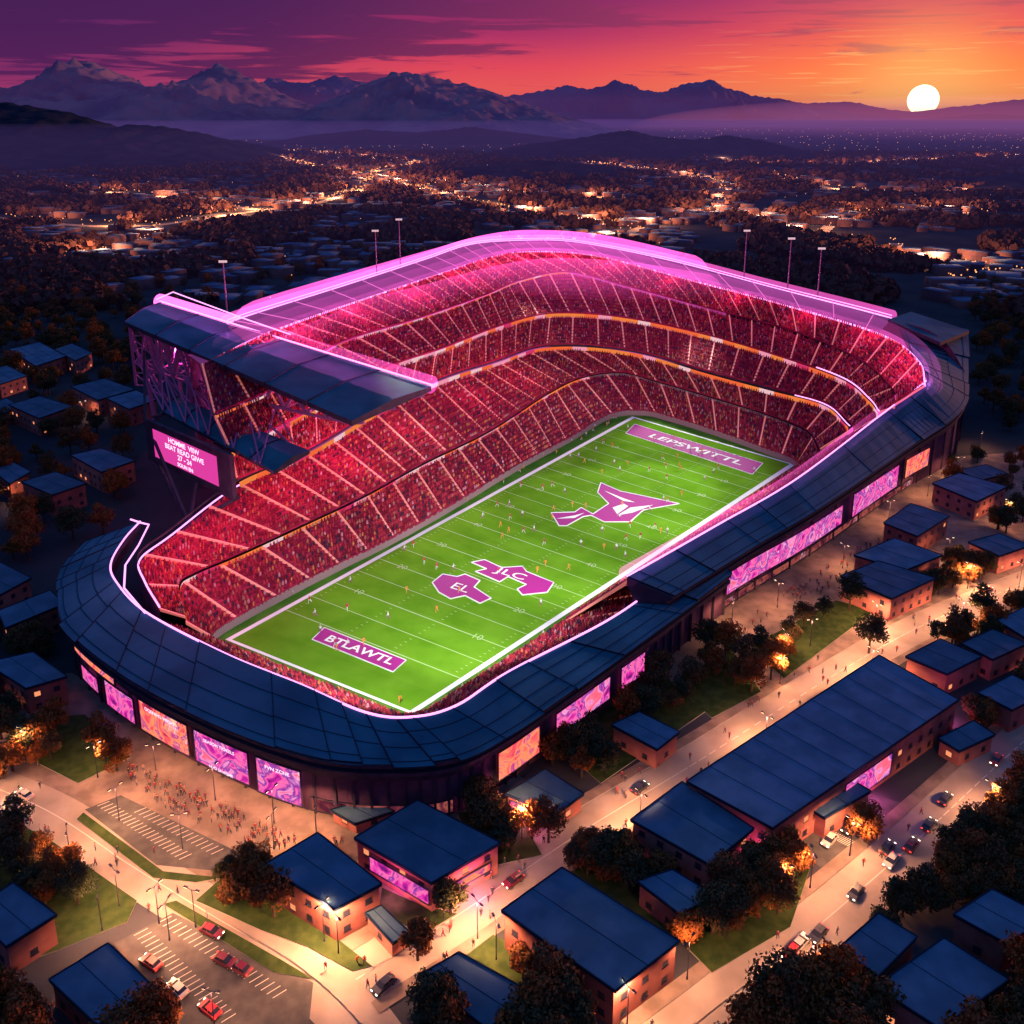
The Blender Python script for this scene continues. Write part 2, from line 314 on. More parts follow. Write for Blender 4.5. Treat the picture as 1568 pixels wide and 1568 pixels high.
ridge('mountain',17000,[(360,180),(420,126),(470,134),(520,124),(560,132),(640,150),(720,156),(800,148),(870,136),(905,142),(940,128),(975,140),(1010,146),(1045,134),(1085,128),(1110,140),(1160,152),(1230,165),(1320,178)],3500,mm2,nx=420,ny=60,freq=1.8,seed=5,amp=.5)
ridge('hazy_ridge',26000,[(1040,176),(1110,160),(1170,152),(1230,160),(1300,158),(1350,168),(1400,172),(1460,165),(1510,160),(1560,154),(1620,162),(1800,150)],4000,mm3,nx=300,ny=40,freq=1.2,seed=7)
ridge('hazy_ridge',14000,[(1180,192),(1260,186),(1340,184),(1420,182),(1500,175),(1568,178),(1700,168)],2500,mm3,nx=240,ny=40,freq=1.2,seed=8)
ridge('hill',2900,[(-300,170),(-100,152),(0,160),(50,166),(110,176),(165,196),(230,192),(290,202),(350,216),(410,234),(480,250)],700,hm,nx=240,ny=60,amp=.3,seed=2)
ridge('hill',3300,[(700,240),(800,220),(860,214),(930,203),(960,200),(1000,208),(1060,213),(1110,207),(1160,212),(1230,228),(1320,246)],520,hm,nx=240,ny=50,amp=.3,seed=4)
ridge('hill',1750,[(1330,310),(1400,290),(1460,278),(1520,268),(1600,262),(1750,250)],330,hm,nx=160,ny=40,amp=.3,seed=6)
ridge('hill',5200,[(380,222),(470,206),(560,198),(640,202),(720,194),(800,203),(900,214)],700,hm,nx=200,ny=40,amp=.3,seed=14)
ridge('hill',2200,[(560,268),(680,254),(740,250),(820,242),(880,246),(960,254),(1080,270)],260,hm,nx=160,ny=40,amp=.3,seed=11)
def hazebox(name,x0,x1,y0,y1,z1,mat):
    b=MB(); V=[(x,y,z) for z in(-5,z1) for y in(y0,y1) for x in(x0,x1)]
    b.add(V,[(0,2,3,1),(4,5,7,6),(0,1,5,4),(2,6,7,3),(0,4,6,2),(1,3,7,5)]); return b.obj(name,[mat])
hazebox('haze',-40000,40000,580,40000,112,volmat('haze_mat',lin((70,50,104)),1/6000,1/9500))
hazebox('haze',-40000,40000,4500,30000,420,volmat('haze_high_mat',lin((104,50,100)),1/28000,1/28000))
bm=bmesh.new(); bmesh.ops.create_icosphere(bm,subdivisions=5,radius=1)
me=bpy.data.meshes.new('haze'); bm.to_mesh(me); bm.free(); me.materials.append(volmat('sun_haze_mat',(1,.22,.36),.22/9000)); o=link(bpy.data.objects.new('haze',me)); o.location=(.45*9500,9500,0); o.scale=(3000,6000,330)
# ---------------------------------------------------------------- distant town
roads_far=[[(555,285),(580,272),(640,290),(760,318),(860,335),(930,345)],[(580,272),(520,262),(400,237)],[(240,345),(400,322),(480,312),(560,288)],[(1000,343),(1120,325),(1250,362),(1330,372)],[(1370,372),(1385,390),(1480,410),(1600,412)],[(1600,285),(1450,298),(1300,292),(1180,268)],[(1450,440),(1500,425),(1600,420)],[(-40,330),(120,345),(240,348),(200,380),(100,400)],[(930,345),(1000,343)],[(760,370),(900,372),(1000,343)],[(580,272),(575,262),(640,250),(560,240)],[(100,290),(240,300),(400,322)],[(1080,243),(1200,255),(1330,250),(1600,238)],[(900,250),(1000,262),(1100,280),(1090,330)],[(1250,362),(1300,332),(1420,322),(1520,330)],[(400,237),(460,232),(560,240)],[(640,290),(700,282),(800,300),(930,302)]]
bulbs=[];allQ=[]
for i,r in enumerate(roads_far):
    Q,A,B=ribbon(sp(r),14); strip('distant_road',A,B,M['road'],.05)
    allQ+=Q; acc=0
    for a_,b_ in zip(Q[:-1],Q[1:]):
        d=(b_-a_).length; k=max(1,int(d/(5 if i in(0,2,4,8) else 12)))
        for j in range(k):
            p=a_.lerp(b_,(j+random.random())/k); sc_=max(.7,p.y/1500); bulbs.append((p.x+random.uniform(-7,7),p.y+random.uniform(-7,7),random.choice((1,6,7)),sc_))
        acc+=d
        if acc>140:
            acc=0; l=bpy.data.lights.new('far_road_light','POINT'); l.energy=420000*(1.6 if i in(0,2,4) else .8); l.color=(1,.36,.14); l.shadow_soft_size=3; lo=link(bpy.data.objects.new('far_road_light',l)); lo.location=(a_.x,a_.y,16)
houses=[];hs=[];hr=[]
for _ in range(6500):
    Y=random.uniform(560,3300) if random.random()<.8 else random.uniform(3000,7000); X=random.uniform(-.62,.62)*Y
    v=MN.noise(Vector((X/160,Y/220,0)))
    if v<-.12: continue
    if Y<650 and -330<X<330: continue
    a_=round(MN.noise(Vector((X/300,Y/300,5)))*3)*.5
    houses.append((X,Y,0)); hs.append((random.uniform(12,28),random.uniform(9,18),random.uniform(4,9))); hr.append(a_+random.choice((0,math.pi/2)))
merged('distant_town',BOX_V,BOX_F,[1,1,1,1,0],houses,hs,np.array(hr),[pmat('far_roof_mat',(.06,.11,.2),(.10,.16,.27),.01,.8,spec=0),pmat('far_wall_mat',(.06,.04,.06),(.16,.09,.09),.05,spec=0)])
lp=[]
for X,Y,_ in houses:
    if random.random()<.34: lp.append((X+random.uniform(-12,12),Y-9,random.uniform(1.5,4),max(.45,Y/2600)))
for _ in range(1100):
    Y=1500*math.exp(random.random()*2.0); X=random.uniform(-.6,.62)*Y
    if MN.noise(Vector((X/900,Y/1500,3)))+(.15 if abs(X/Y-.4)<.2 or abs(X/Y+.15)<.16 else -.1)<0: continue
    lp.append((X,Y,4,Y/3200))
OC_V=[(1,0,0),(-1,0,0),(0,1,0),(0,-1,0),(0,0,1),(0,0,-1)]; OC_F=[(0,2,4),(2,1,4),(1,3,4),(3,0,4),(2,0,5),(1,2,5),(3,1,5),(0,3,5)]
merged('distant_road_lights',OC_V,OC_F,[0]*8,[b_[:3] for b_ in bulbs],[b_[3] for b_ in bulbs],np.zeros(len(bulbs)),[M['farbulb']])
merged('distant_town_lights',OC_V,OC_F,[0]*8,[b_[:3] for b_ in lp],[b_[3] for b_ in lp],np.zeros(len(lp)),[M['farbulb'],M['farbulb2']],rand_m=RNG.integers(0,3,len(lp))//2)
def clump(n,seed):
    r=np.random.default_rng(seed); V=[];F=[]
    for i in range(n):
        d=r.normal(size=3); d/=np.linalg.norm(d); d*=r.uniform(.55,1); c_=np.array([d[0]*.5,d[1]*.5,.55+d[2]*.45]); u=r.normal(size=3);u/=np.linalg.norm(u); w_=np.cross(u,d);w_/=np.linalg.norm(w_)+1e-9; s_=r.uniform(.15,.3)
        k=len(V); V+=[c_+u*s_,c_+w_*s_,c_-u*s_,c_-w_*s_]; F.append((k,k+1,k+2,k+3))
    return V,F
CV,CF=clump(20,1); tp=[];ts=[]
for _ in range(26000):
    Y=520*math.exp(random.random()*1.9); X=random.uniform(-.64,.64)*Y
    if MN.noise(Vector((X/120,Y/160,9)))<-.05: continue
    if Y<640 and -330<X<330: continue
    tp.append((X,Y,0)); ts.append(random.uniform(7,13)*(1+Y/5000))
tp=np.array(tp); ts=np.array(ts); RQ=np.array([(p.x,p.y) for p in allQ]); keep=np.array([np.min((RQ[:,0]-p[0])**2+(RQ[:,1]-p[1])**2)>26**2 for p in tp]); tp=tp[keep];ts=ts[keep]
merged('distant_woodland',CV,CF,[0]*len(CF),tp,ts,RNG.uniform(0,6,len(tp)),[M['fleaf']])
# ---------------------------------------------------------------- stadium
ST=empty('football_stadium')
low=[[(322,975,2),(285,955,7),(245,935,13)],[(345,958,2),(275,905,9),(222,895,14)],[(385,935,2),(300,885,9),(215,862,15)],[(450,900,2),(370,855,9),(262,825,16)],[(525,862,2),(470,808,10),(365,748,18)],[(600,825,2),(560,765,10),(475,700,19)],[(690,775,2),(650,715,10),(575,640,20)],[(790,715,2),(750,665,10),(675,590,21)],[(870,672,2),(835,610,10),(760,562,21)],[(935,635,2),(890,583,10),(825,540,20)],[(985,630,2),(950,575,10),(900,538,19)],[(1030,640,2),(1010,590,10),(985,550,18)],[(1100,662,2),(1095,615,9),(1080,578,17)],[(1165,685,2),(1175,640,9),(1180,605,16)],[(1215,705,2),(1235,665,9),(1262,628,16)],[(1222,725,2),(1255,695,9),(1300,662,17)]]
up=[[(355,700,28),(330,640,38),(310,560,48),(290,545,49)],[(470,640,29),(440,590,40),(380,525,50),(340,505,51)],[(590,572,31),(520,530,40),(440,500,50),(372,487,51)],[(680,540,32),(640,492,41),(570,455,51),(530,437,52)],[(760,508,32),(740,457,42),(690,415,52),(650,398,53)],[(830,488,31),(800,432,41),(750,395,52),(720,375,53)],[(900,487,30),(870,420,40),(810,386,51),(790,369,52)],[(980,497,29),(960,442,38),(910,392,49),(880,371,50)],[(1090,522,28),(1080,475,37),(1050,428,47),(1020,398,48)],[(1200,555,27),(1210,510,36),(1200,468,45),(1180,440,46)],[(1290,588,26),(1315,555,34),(1345,512,43),(1365,488,44)],[(1330,620,25),(1365,600,32),(1405,553,39),(1440,517,40)],[(1345,640,24),(1370,625,29),(1416,592,33),(1483,578,27)]]
ring=[[(1372,490,43),(1480,505,36)],[(1400,548,39),(1483,578,27)],[(1418,585,34),(1472,628,21)],[(1350,636,28),(1400,680,18)],[(1220,735,23),(1260,775,17)],[(1100,805,21),(1150,840,16)],[(960,885,21),(1030,915,16)],
[(1085,845,14),(1120,880,13)],[(1000,905,14),(1060,925,13.5)],[(925,955,15),(1005,965,14)],[(780,1030,15),(850,1075,14)],[(700,1082,15),(775,1125,14)],[(632,1100,15),(700,1162,14)],[(560,1093,15),(600,1172,14)],[(460,1050,15),(480,1162,14)],[(345,1003,15),(330,1110,14)],[(225,940,15),(190,1037,14)],[(180,895,16),(100,962,15)],[(170,865,16),(88,905,15)],[(190,828,17),(95,870,15)],[(215,800,18),(130,830,16)]]
lo_=[sp(x) for x in low]; up_=[sp(x) for x in up]; rg=[sp(x) for x in ring]
LA=[x[0] for x in lo_]; LW=[x[1] for x in lo_]; LR=[x[2] for x in lo_]
UB=[x[2]+Vector((0,0,3)) for x in lo_[4:15]]+[from_pixel(1300,645,20),from_pixel(1308,662,20)]
U1=[x[0] for x in up_];U2=[x[1] for x in up_];UI=[x[2] for x in up_];UO=[x[3] for x in up_]
Z=Vector((0,0,1))
crowdP=[];crowdR=[]
def tier(name,A,B,rows,liftA=0,fill=.93,t0=0,t1=None,aisle=1.0):
    n=len(A)-1; t1=n if t1 is None else t1; seg=int((t1-t0)*12); ts_=[t0+(t1-t0)*i/seg for i in range(seg+1)]
    a=[cr(A,t)+Z*liftA for t in ts_]; b=[cr(B,t) for t in ts_]
    V=[];F=[]
    for r in range(rows):
        for i in range(seg+1):
            p=a[i].lerp(b[i],r/rows); q_=a[i].lerp(b[i],(r+1)/rows)
            V+=[p,Vector((p.x,p.y,q_.z)),Vector((q_.x,q_.y,q_.z))]
    W=seg+1
    for r in range(rows):
        for i in range(seg):
            k=(r*W+i)*3; F+= [(k,k+3,k+4,k+1),(k+1,k+4,k+5,k+2)]
    mesh(name,V,F,M['seat'],ST)
    mid=[(x+y)/2 for x,y in zip(a,b)]; acc=[0]
    for i in range(seg): acc.append(acc[-1]+(mid[i+1]-mid[i]).length)
    Ln=acc[-1]; na=max(2,int(round(Ln/(12.5*aisle)))); al=MB()
    def at(s,C):
        i=int(np.searchsorted(acc,s))-1; i=max(0,min(seg-1,i)); f=(s-acc[i])/(acc[i+1]-acc[i]); return C[i].lerp(C[i+1],f)
    for j in range(na+1):
        s=Ln*j/na; p=at(s,a);q_=at(s,b); tg=(at(min(Ln,s+.6),mid)-at(max(0,s-.6),mid)); tg.z=0; tg.normalize(); up1=Z*.55
        rr=(q_.z-p.z)/rows
        al.add([p-tg*.36+up1,p+tg*.36+up1,q_+tg*.36+up1+Z*rr*.5,q_-tg*.36+up1+Z*rr*.5,p-tg*.36,p+tg*.36,q_+tg*.36,q_-tg*.36],[(0,1,2,3),(4,0,3,7),(1,5,6,2)],0)
    al.obj(name+'_aisles',[M['aisle']],ST)
    for r in range(rows):
        k=int(Ln/1.05)
        for j in range(k):
            s=(j+.5)*Ln/k; 
            if abs((s/Ln*na+.5)%1-.5)*Ln/na<.9 or random.random()>fill: continue
            p=at(s,a);q_=at(s,b); x=p.lerp(q_,(r+.45)/rows); z=p.z+(q_.z-p.z)*(r+1)/rows
            crowdP.append((x.x,x.y,z)); crowdR.append(math.atan2(p.y-q_.y,p.x-q_.x))
    return a,b
tier('lower_stand',LA,LW,11)
tier('middle_stand',LW,LR,12,liftA=1.6)
tier('club_stand',UB,U1,9)
tier('upper_stand',U1,U2,10,liftA=2)
tier('top_stand',U2,UI,12,liftA=1.2)
def fascia(name,C,z0,z1,mat,off=0,t0=0,t1=None,per=10):
    n=len(C)-1; t1=n if t1 is None else t1; k=int((t1-t0)*per); pts=[cr(C,t0+(t1-t0)*i/k) for i in range(k+1)]
    V=[];uv=[];s=0
    for i,p in enumerate(pts):
        if i: s+=(p-pts[i-1]).length
        V+=[p+Z*z0,p+Z*z1]; uv+=[(s,0),(s,z1-z0)]
    return mesh(name,V,[(2*i,2*i+2,2*i+3,2*i+1) for i in range(k)],mat,ST,uv=uv)
inn=lambda C,D_,m: [c_+(d_-c_).normalized()*m for c_,d_ in zip(C,D_)]
fascia('led_ribbon_board',inn(LR,LW,.6),.6,2.4,M['ribbon'],t0=4)
fascia('led_ribbon_board',inn(U1,UB,.6),.4,2.3,M['ribbon'])
fascia('led_ribbon_board',inn(U2,U1,.5),.3,1.2,M['ribbon'],t1=6)
fascia('walkway_wall',inn(LW,LA,.4),.2,1.3,M['ribbon'],t1=9.2)
fascia('walkway_wall',inn(LW,LA,.4),.2,1.3,M['conc'],t0=9.2)
fascia('field_wall',LA,-2,.4,M['conc'])
fascia('club_back_wall',LR,2.4,3.1,M['dark'])
def loft(name,C1,C2,mat,per=8):
    k=(len(C1)-1)*per; V=[]
    for i in range(k+1): V+=[cr(C1,i/per),cr(C2,i/per)]
    return mesh(name,V,[(2*i,2*i+2,2*i+3,2*i+1) for i in range(k)],mat,ST)
loft('rim_deck',[u+Z*.2 for u in UI[:11]],[u+Z*.2 for u in UO[:11]],M['deckglow'])
loft('outer_facade',UO,[Vector((p.x,p.y,0)) for p in UO],M['swall'])
loft('outer_facade',LR[:6],[Vector((p.x,p.y,0)) for p in LR[:6]],M['swall'])
cb=[(-.22,-.15,0),(.22,-.15,0),(.22,.15,0),(-.22,.15,0),(-.28,-.18,.75),(.28,-.18,.75),(.28,.18,.75),(-.28,.18,.75),(-.12,-.12,.8),(.12,-.12,.8),(.12,.12,.8),(-.12,.12,.8),(-.11,-.11,1.1),(.11,-.11,1.1),(.11,.11,1.1),(-.11,.11,1.1)]
cf=[(0,1,5,4),(1,2,6,5),(2,3,7,6),(3,0,4,7),(4,5,6,7),(8,9,13,12),(9,10,14,13),(10,11,15,14),(11,8,12,15),(12,13,14,15)]
cm=[pmat('crowd_red_mat',(.46,.035,.06)),pmat('crowd_darkred_mat',(.22,.01,.03)),pmat('crowd_pink_mat',(.55,.25,.3)),pmat('crowd_orange_mat',(.6,.2,.07)),pmat('crowd_dark_mat',(.06,.02,.05)),pmat('crowd_skin_mat',(.4,.17,.12))]
# perimeter ring roof
SEC=[(0,0,-1.6),(0,0,0),(1,0,0),(1,0,-.7),(1,-1.2,-.9),(1,-1.2,-1.7),(1,-.3,-1.9),(1,-.3,-2.7),(1,-1.8,-3.0),(1,-2.2,-5.0),(1,-3.0,-5.2),(1,-3.0,None)]
SM=[1,0,1,2,1,2,1,2,1,2,3]
def ringstrip(t0,t1,per=10):
    I=[r[0] for r in rg[t0:t1+1]]; O=[r[1] for r in rg[t0:t1+1]]; k=(t1-t0)*per; V=[];F=[];mi=[];n=len(SEC)
    for i in range(k+1):
        p=cr(I,i/per);q_=cr(O,i/per); d=(q_-p); d.z=0; d.normalize()
        for f,o_,dz in SEC:
            b_=p.lerp(q_,f)+d*o_; V.append(Vector((b_.x,b_.y,0 if dz is None else b_.z+dz)))
    for i in range(k):
        for j in range(n-1): F.append((i*n+j,i*n+n+j,i*n+n+j+1,i*n+j+1)); mi.append(SM[j])
    for e in (0,k): F.append(tuple(e*n+j for j in range(n))); mi.append(1)
    mesh('ring_roof',V,F,[M['roofs'],M['dark'],M['seam'],M['swall']],ST,mi)
    pb=MB(); x=0
    while x<t1-t0-.02:
        y=min(t1-t0,x+random.choice((.4,.6,.9))); zz=random.uniform(.12,.6); ex=random.uniform(-.3,1.1); ix=random.uniform(0,.08)
        A=[];Bq=[]
        for s in range(7):
            t=x+(y-x)*s/6; p=cr(I,t);q_=cr(O,t); d=(q_-p); d.z=0; d.normalize(); A.append(p.lerp(q_,ix)+Z*zz); Bq.append(q_+d*ex+Z*zz)
        for s in range(6):
            pb.quad(A[s],A[s+1],Bq[s+1],Bq[s],0); pb.quad(A[s]-Z*.35,A[s+1]-Z*.35,A[s+1],A[s],1); pb.quad(Bq[s],Bq[s+1],Bq[s+1]-Z*.35,Bq[s]-Z*.35,1); pb.quad(Bq[s]-Z*.35,Bq[s+1]-Z*.35,A[s+1]-Z*.35,A[s]-Z*.35,1)
            for f in(.3,.62,.9): pb.beam(A[s].lerp(Bq[s],f)+Z*.05,A[s+1].lerp(Bq[s+1],f)+Z*.05,.08,1)
        for s in(0,6): pb.quad(A[s],Bq[s],Bq[s]-Z*.35,A[s]-Z*.35,1); pb.beam(A[s]+Z*.06,Bq[s]+Z*.06,.1,1)
        x=y
    pb.obj('roof_panels',[M['roofs'],M['seam']],ST)
    cb_=MB(); k2=(t1-t0)*4
    for i in range(k2+1):
        p=cr(I,i/4);q_=cr(O,i/4); d=(q_-p); d.z=0; d.normalize(); b_=q_-d*2.7; cb_.beam((b_.x,b_.y,0),(b_.x,b_.y,q_.z-3),.35,0)
    cb_.obj('wall_columns',[M['dark']],ST)
ringstrip(0,6); ringstrip(7,20)
wq=sp([(1360,489,45),(1395,477,45),(1484,506,38),(1440,524,40)]); b=MB(); b.quad(*wq,0); b.quad(*[p-Z*1.5 for p in wq[::-1]],1)
for i in range(4): b.quad(wq[i]-Z*1.5,wq[(i+1)%4]-Z*1.5,wq[(i+1)%4],wq[i],1)
b.obj('roof_wedge',[M['roofs'],M['dark']],ST)
FQ=sp([(345,980),(632,1095),(1218,712),(968,638)])
def near_pt(p):
    best=None;c0=sum(FQ,Vector())/4
    for a_,b_ in((FQ[0],FQ[1]),(FQ[1],FQ[2])):
        d=b_-a_; f=max(0,min(1,(p-a_).dot(d)/d.length_squared)); x=a_+d*f; n_=Vector((d.y,-d.x,0)).normalized(); n_=n_ if n_.dot(a_-c0)>0 else -n_
        y=x+n_*4; 
        if best is None or (x-p).length<best[0]: best=((x-p).length,y)
    return Vector((best[1].x,best[1].y,2))
for seq in ([3,4,5,6],[7,8,9,10,11,12,13,14,15,16]):
    Bc=[rg[i][0]-Z*1.8 for i in seq]; Ac=[near_pt(Vector((b_.x,b_.y,0))) for b_ in Bc]
    tier('side_stand',Ac,Bc,12); fascia('field_wall',Ac,-2,.4,M['conc'])
merged('stadium_crowd',cb,cf,[0]*10,crowdP,RNG.uniform(.9,1.15,len(crowdP)),np.array(crowdR)+math.pi/2,cm,rand_m=RNG.choice(6,len(crowdP),p=[.42,.26,.06,.07,.13,.06]),parent=ST)
def text(name,body,size,loc,rot,mat,parent,ext=0,align='CENTER',sx_=1,bold=0):
    c=bpy.data.curves.new(name,'FONT'); c.body=body; c.size=size; c.align_x=align; c.align_y='CENTER'; c.extrude=ext; c.offset=bold; c.materials.append(mat)
    o=link(bpy.data.objects.new(name,c),parent); o.location=loc; o.rotation_euler=rot; o.scale=(sx_,1,1); return o
wt=emat('score_text_mat',(1,.7,.9),1.5)
def wallscreen(i0,i1,z0,z1,mat,name='video_screen',out_=1.05,words=None):
    V=[];uv=[];s=0;pr=None; I=[r[0] for r in rg];O=[r[1] for r in rg]
    seq=(0,6) if max(i0,i1)<=6.05 else (7,20); I=I[seq[0]:seq[1]+1];O=O[seq[0]:seq[1]+1]
    k=8
    for j in range(k+1):
        t=i0+(i1-i0)*j/k-seq[0]; p=cr(I,t);q_=cr(O,t);d=(q_-p);d.z=0;d.normalize(); b_=q_-d*(3-out_); b_.z=0
        if pr is not None: s+=(b_-pr).length
        pr=b_.copy(); V+=[b_+Z*z0,b_+Z*z1]; uv+=[(s,0),(s,z1-z0)]
    mesh(name,V,[(2*i,2*i+2,2*i+3,2*i+1) for i in range(k)],mat,ST,uv=uv)
    f=MB()
    for zz in(z0,z1): 
        for i in range(k): f.beam(V[2*i]+Z*(zz-z0),V[2*i+2]+Z*(zz-z0),.18)
    for i in(0,k): f.beam(V[2*i],V[2*i+1],.22)
    f.obj('screen_frame',[M['dark']],ST)
    if words:
        tg=(V[-2]-V[0]); tg.normalize(); n_=Vector((tg.y,-tg.x,0)); mid=V[8]*.5+V[9]*.5
        for z_,wd,sz in words: text('screen_text',wd,sz,Vector((mid.x,mid.y,z_))+n_*.5,(math.pi/2,0,math.atan2(tg.y,tg.x)),wt,ST,sx_=1.1,bold=.02)
WORDS={3:[(8.1,'OQENIHG WICHT',1.1)],4:[(8.0,'SEASOH TIOKELS',1.0),(2.4,'NVO 24 HQME',.9)],5:[(7.9,'FVN ZCNE',1.1)]}
for j,(a_,b_,z0,z1) in enumerate([(17,16.2,8.3,10.4),(16.85,16.5,2.5,6.5),(16.38,15.95,1.5,8),(15.88,15.33,1.5,9),(15.27,14.7,1.5,9),(14.62,14.15,1,9),(11,10.1,2.5,9),(9.9,9.4,3,8.8),(9.3,9.02,3,8.8),(6,5.3,3,10),(5.2,3.7,4.5,11),(3.6,3.1,4,12),(3.0,2.6,5,12)]): wallscreen(a_,b_,z0,z1,SC[j%6],words=WORDS.get(j))
cg=screenmat('concourse_glow_mat',4,[(.04,.01,.03),(.2,.03,.06),(.6,.14,.1),(.08,.02,.05)],.6)
wallscreen(14.05,11.9,.3,3.2,cg,'concourse_windows',.12)
wallscreen(5.9,2.8,.3,2.6,cg,'concourse_windows',.12)
def curve(C,t0=0,t1=None,per=8,lift=.3):
    n=len(C)-1; t1=n if t1 is None else t1; k=int((t1-t0)*per); return [cr(C,t0+(t1-t0)*i/k)+Z*lift for i in range(k+1)]
rgI=[r[0] for r in rg]
nl=[curve(UI,.5,12),curve(UO,1.6,10),curve(UO,1.6,10,lift=1.5)]
nl+= [curve(rgI[2:7],0,None,8,.5),curve(rgI[8:],0,None,8,.4)]
nl+= [curve(U1,9.5,12,lift=2.6),curve(LR,13.4,15,lift=2.6),curve(LR,0,4.3,lift=1)]
nl+= [sp([(215,800,19),(228,803,19),(212,835,18),(192,865,17),(190,900,17),(222,938,16)]),sp([(200,795,20),(215,800,20)]),sp([(240,458,56),(265,447,56),(375,488,54),(445,512,53)])]
for i,c_ in enumerate(nl): tube('neon_tube',c_,[.38,.28,.2][i] if i<3 else .24,M['neon'],ST)
nb=MB()
for i in range(28):
    t=1.5+i/3.0
    if t>10: break
    nb.beam(cr(UI,t)+Z*.5,cr(UO,t)+Z*.5,.16)
nb.obj('neon_crossbars',[M['neon2']],ST)
for i,(c_,r,e) in enumerate([(curve(UI,.5,12),2.2,.013),(curve(UI,.5,12),6,.005),(curve(UI,1.6,8,lift=-4),17,.0035),(curve(U1,.8,7.8,lift=8),22,.006),(curve(UO,1.6,10),3.5,.003),(curve(rgI[2:7],0,None,8,.5),2.5,.012)]):
    tube('neon_glow',c_,r,volmat('neon_glow_mat',(1,.12,.62),e),ST,n=20)
def plight(name,loc,e,col,rad=.6,parent=None,spot=None):
    l=bpy.data.lights.new(name,'SPOT' if spot else 'POINT'); l.energy=e; l.color=col; l.shadow_soft_size=rad
    if spot: l.spot_size=math.radians(spot); l.spot_blend=.5
    o=link(bpy.data.objects.new(name,l),parent); o.location=loc; return o
for i in range(14): 
    t=1.8+i*.74
    if t<11.6: p=cr(UI,t); q_=cr(U2,t); plight('stand_fill_light',p+(q_-p)*.5+Z*11,14000 if t<7 else 8500,(1,.15,.5),2.5,ST)  # added pink fill to help the neon, floating without a fixture
for t in (0.5,2,3.2,4.2,5.2,6.2,7.2,8.2): p=cr(LR,t); p=p+(cr(LA,t)-p)*.4; plight('stand_fill_light',p+Z*16,9500,(1,.2,.32),2.5,ST)  # more added fill above the lower rows, from no visible source
# ---------------------------------------------------------------- canopy, truss, scoreboard
CP=sp([(190,492,55),(245,463,55),(662,592,42),(540,645,42)])
def canopy(name,Q,nseg,th,par):
    b=MB()
    for i in range(nseg):
        f0=i/nseg+.003;f1=(i+1)/nseg-.003
        a0=Q[0].lerp(Q[3],f0);a1=Q[0].lerp(Q[3],f1);b0=Q[1].lerp(Q[2],f0);b1=Q[1].lerp(Q[2],f1); m0=a0.lerp(b0,.5)+Z*1.2;m1=a1.lerp(b1,.5)+Z*1.2
        b.quad(a0,a1,m1,m0,0); b.quad(m0,m1,b1,b0,0); 
        b.quad(a0-Z*th,b0-Z*th,b1-Z*th,a1-Z*th,1); b.quad(a0-Z*th,a1-Z*th,a1,a0,1); b.quad(b1-Z*th,b0-Z*th,b0,b1,1)
        b.add([a0,m0,b0,b0-Z*th,a0-Z*th],[(0,1,2,3,4)],1); b.add([a1,m1,b1,b1-Z*th,a1-Z*th],[(4,3,2,1,0)],1)
        for c_,d_ in((a0,m0),(m0,b0)): b.beam(c_+Z*.15,d_+Z*.15,.22,2)
    return b.obj(name,[M['roofs'],M['dark'],M['seam']],par)
canopy('grandstand_canopy',CP,6,1.6,ST)
C2=sp([(250,630,34),(272,608,34),(475,690,30),(420,722,30)])
canopy('lower_canopy',C2,5,1.0,ST)
tb=MB()
Mid=lambda f,s: CP[0].lerp(CP[3],f).lerp(CP[1].lerp(CP[2],f),s)-Z*1.8
for s in(.12,.5,.88):
    nseg=12; pts=[Mid(f/nseg,s) for f in range(nseg+1)]; bot=[Mid((f+.5)/nseg,s)-Z*(14*(1-((f+.5)/nseg)**1.5)+1.0) for f in range(nseg)]
    for i in range(nseg):
        tb.beam(pts[i],bot[i],.6); tb.beam(bot[i],pts[i+1],.6)
        if i: tb.beam(bot[i-1],bot[i],.55)
        tb.beam(pts[i],pts[i+1],.4)
for i in range(12):
    f=(i+.5)/12; d=Z*(14*(1-f**1.5)+1.0); tb.beam(Mid(f,.12)-d,Mid(f,.88)-d,.3); tb.beam(Mid(f,.12)-d,Mid(f,.5),.28); tb.beam(Mid(f,.88)-d,Mid(f,.5),.28)
for f in(.06,.28,.5):
    for s in(.12,.88):
        p=Mid(f,s)-Z*12; tb.beam(p,(p.x+3,p.y-3,16),.8,0,6); 
        tb.beam(p,(p.x+14,p.y-10,22),.45); tb.beam(p-Z*8,Mid(f+.12,s)-Z*6,.35); tb.beam(p-Z*14,Mid(f+.1,1-s)-Z*12,.3)
for f in(.1,.35,.6,.85):
    p=C2[0].lerp(C2[3],f); q_=C2[1].lerp(C2[2],f); 
    tb.beam(q_,Mid(f*.6+.05,.12)-Z*12,.4); tb.beam(p,Mid(f*.6+.1,.12)-Z*12,.35); tb.beam(p,Mid(f*.6-.02,.12)-Z*12,.3)
for i in range(0,9,2):
    g0=C2[0].lerp(C2[3],i/9)+Z*.5; g1=C2[0].lerp(C2[3],(i+1)/9)+Z*.5; h0=C2[1].lerp(C2[2],i/9)+Z*.5
    m0=Mid(min(.9,.02+i*.065),.12)-Z*(13-i*.6); m1=Mid(min(.9,.02+(i+2)*.065),.12)-Z*(12.4-i*.6)
    tb.beam(g0,m0,.32); tb.beam(g0,m1,.26); tb.beam(m0,m1,.4); tb.beam(h0,m1,.26)
for f in(0,.14):
    for s in(.12,.88):
        p=Mid(f,s); q_=p-Z*24; tb.beam(p,q_,.6); 
        for j in range(5): tb.beam(p-Z*(j*4.8),Mid(.14-f,s)-Z*((j+1)*4.8),.28)
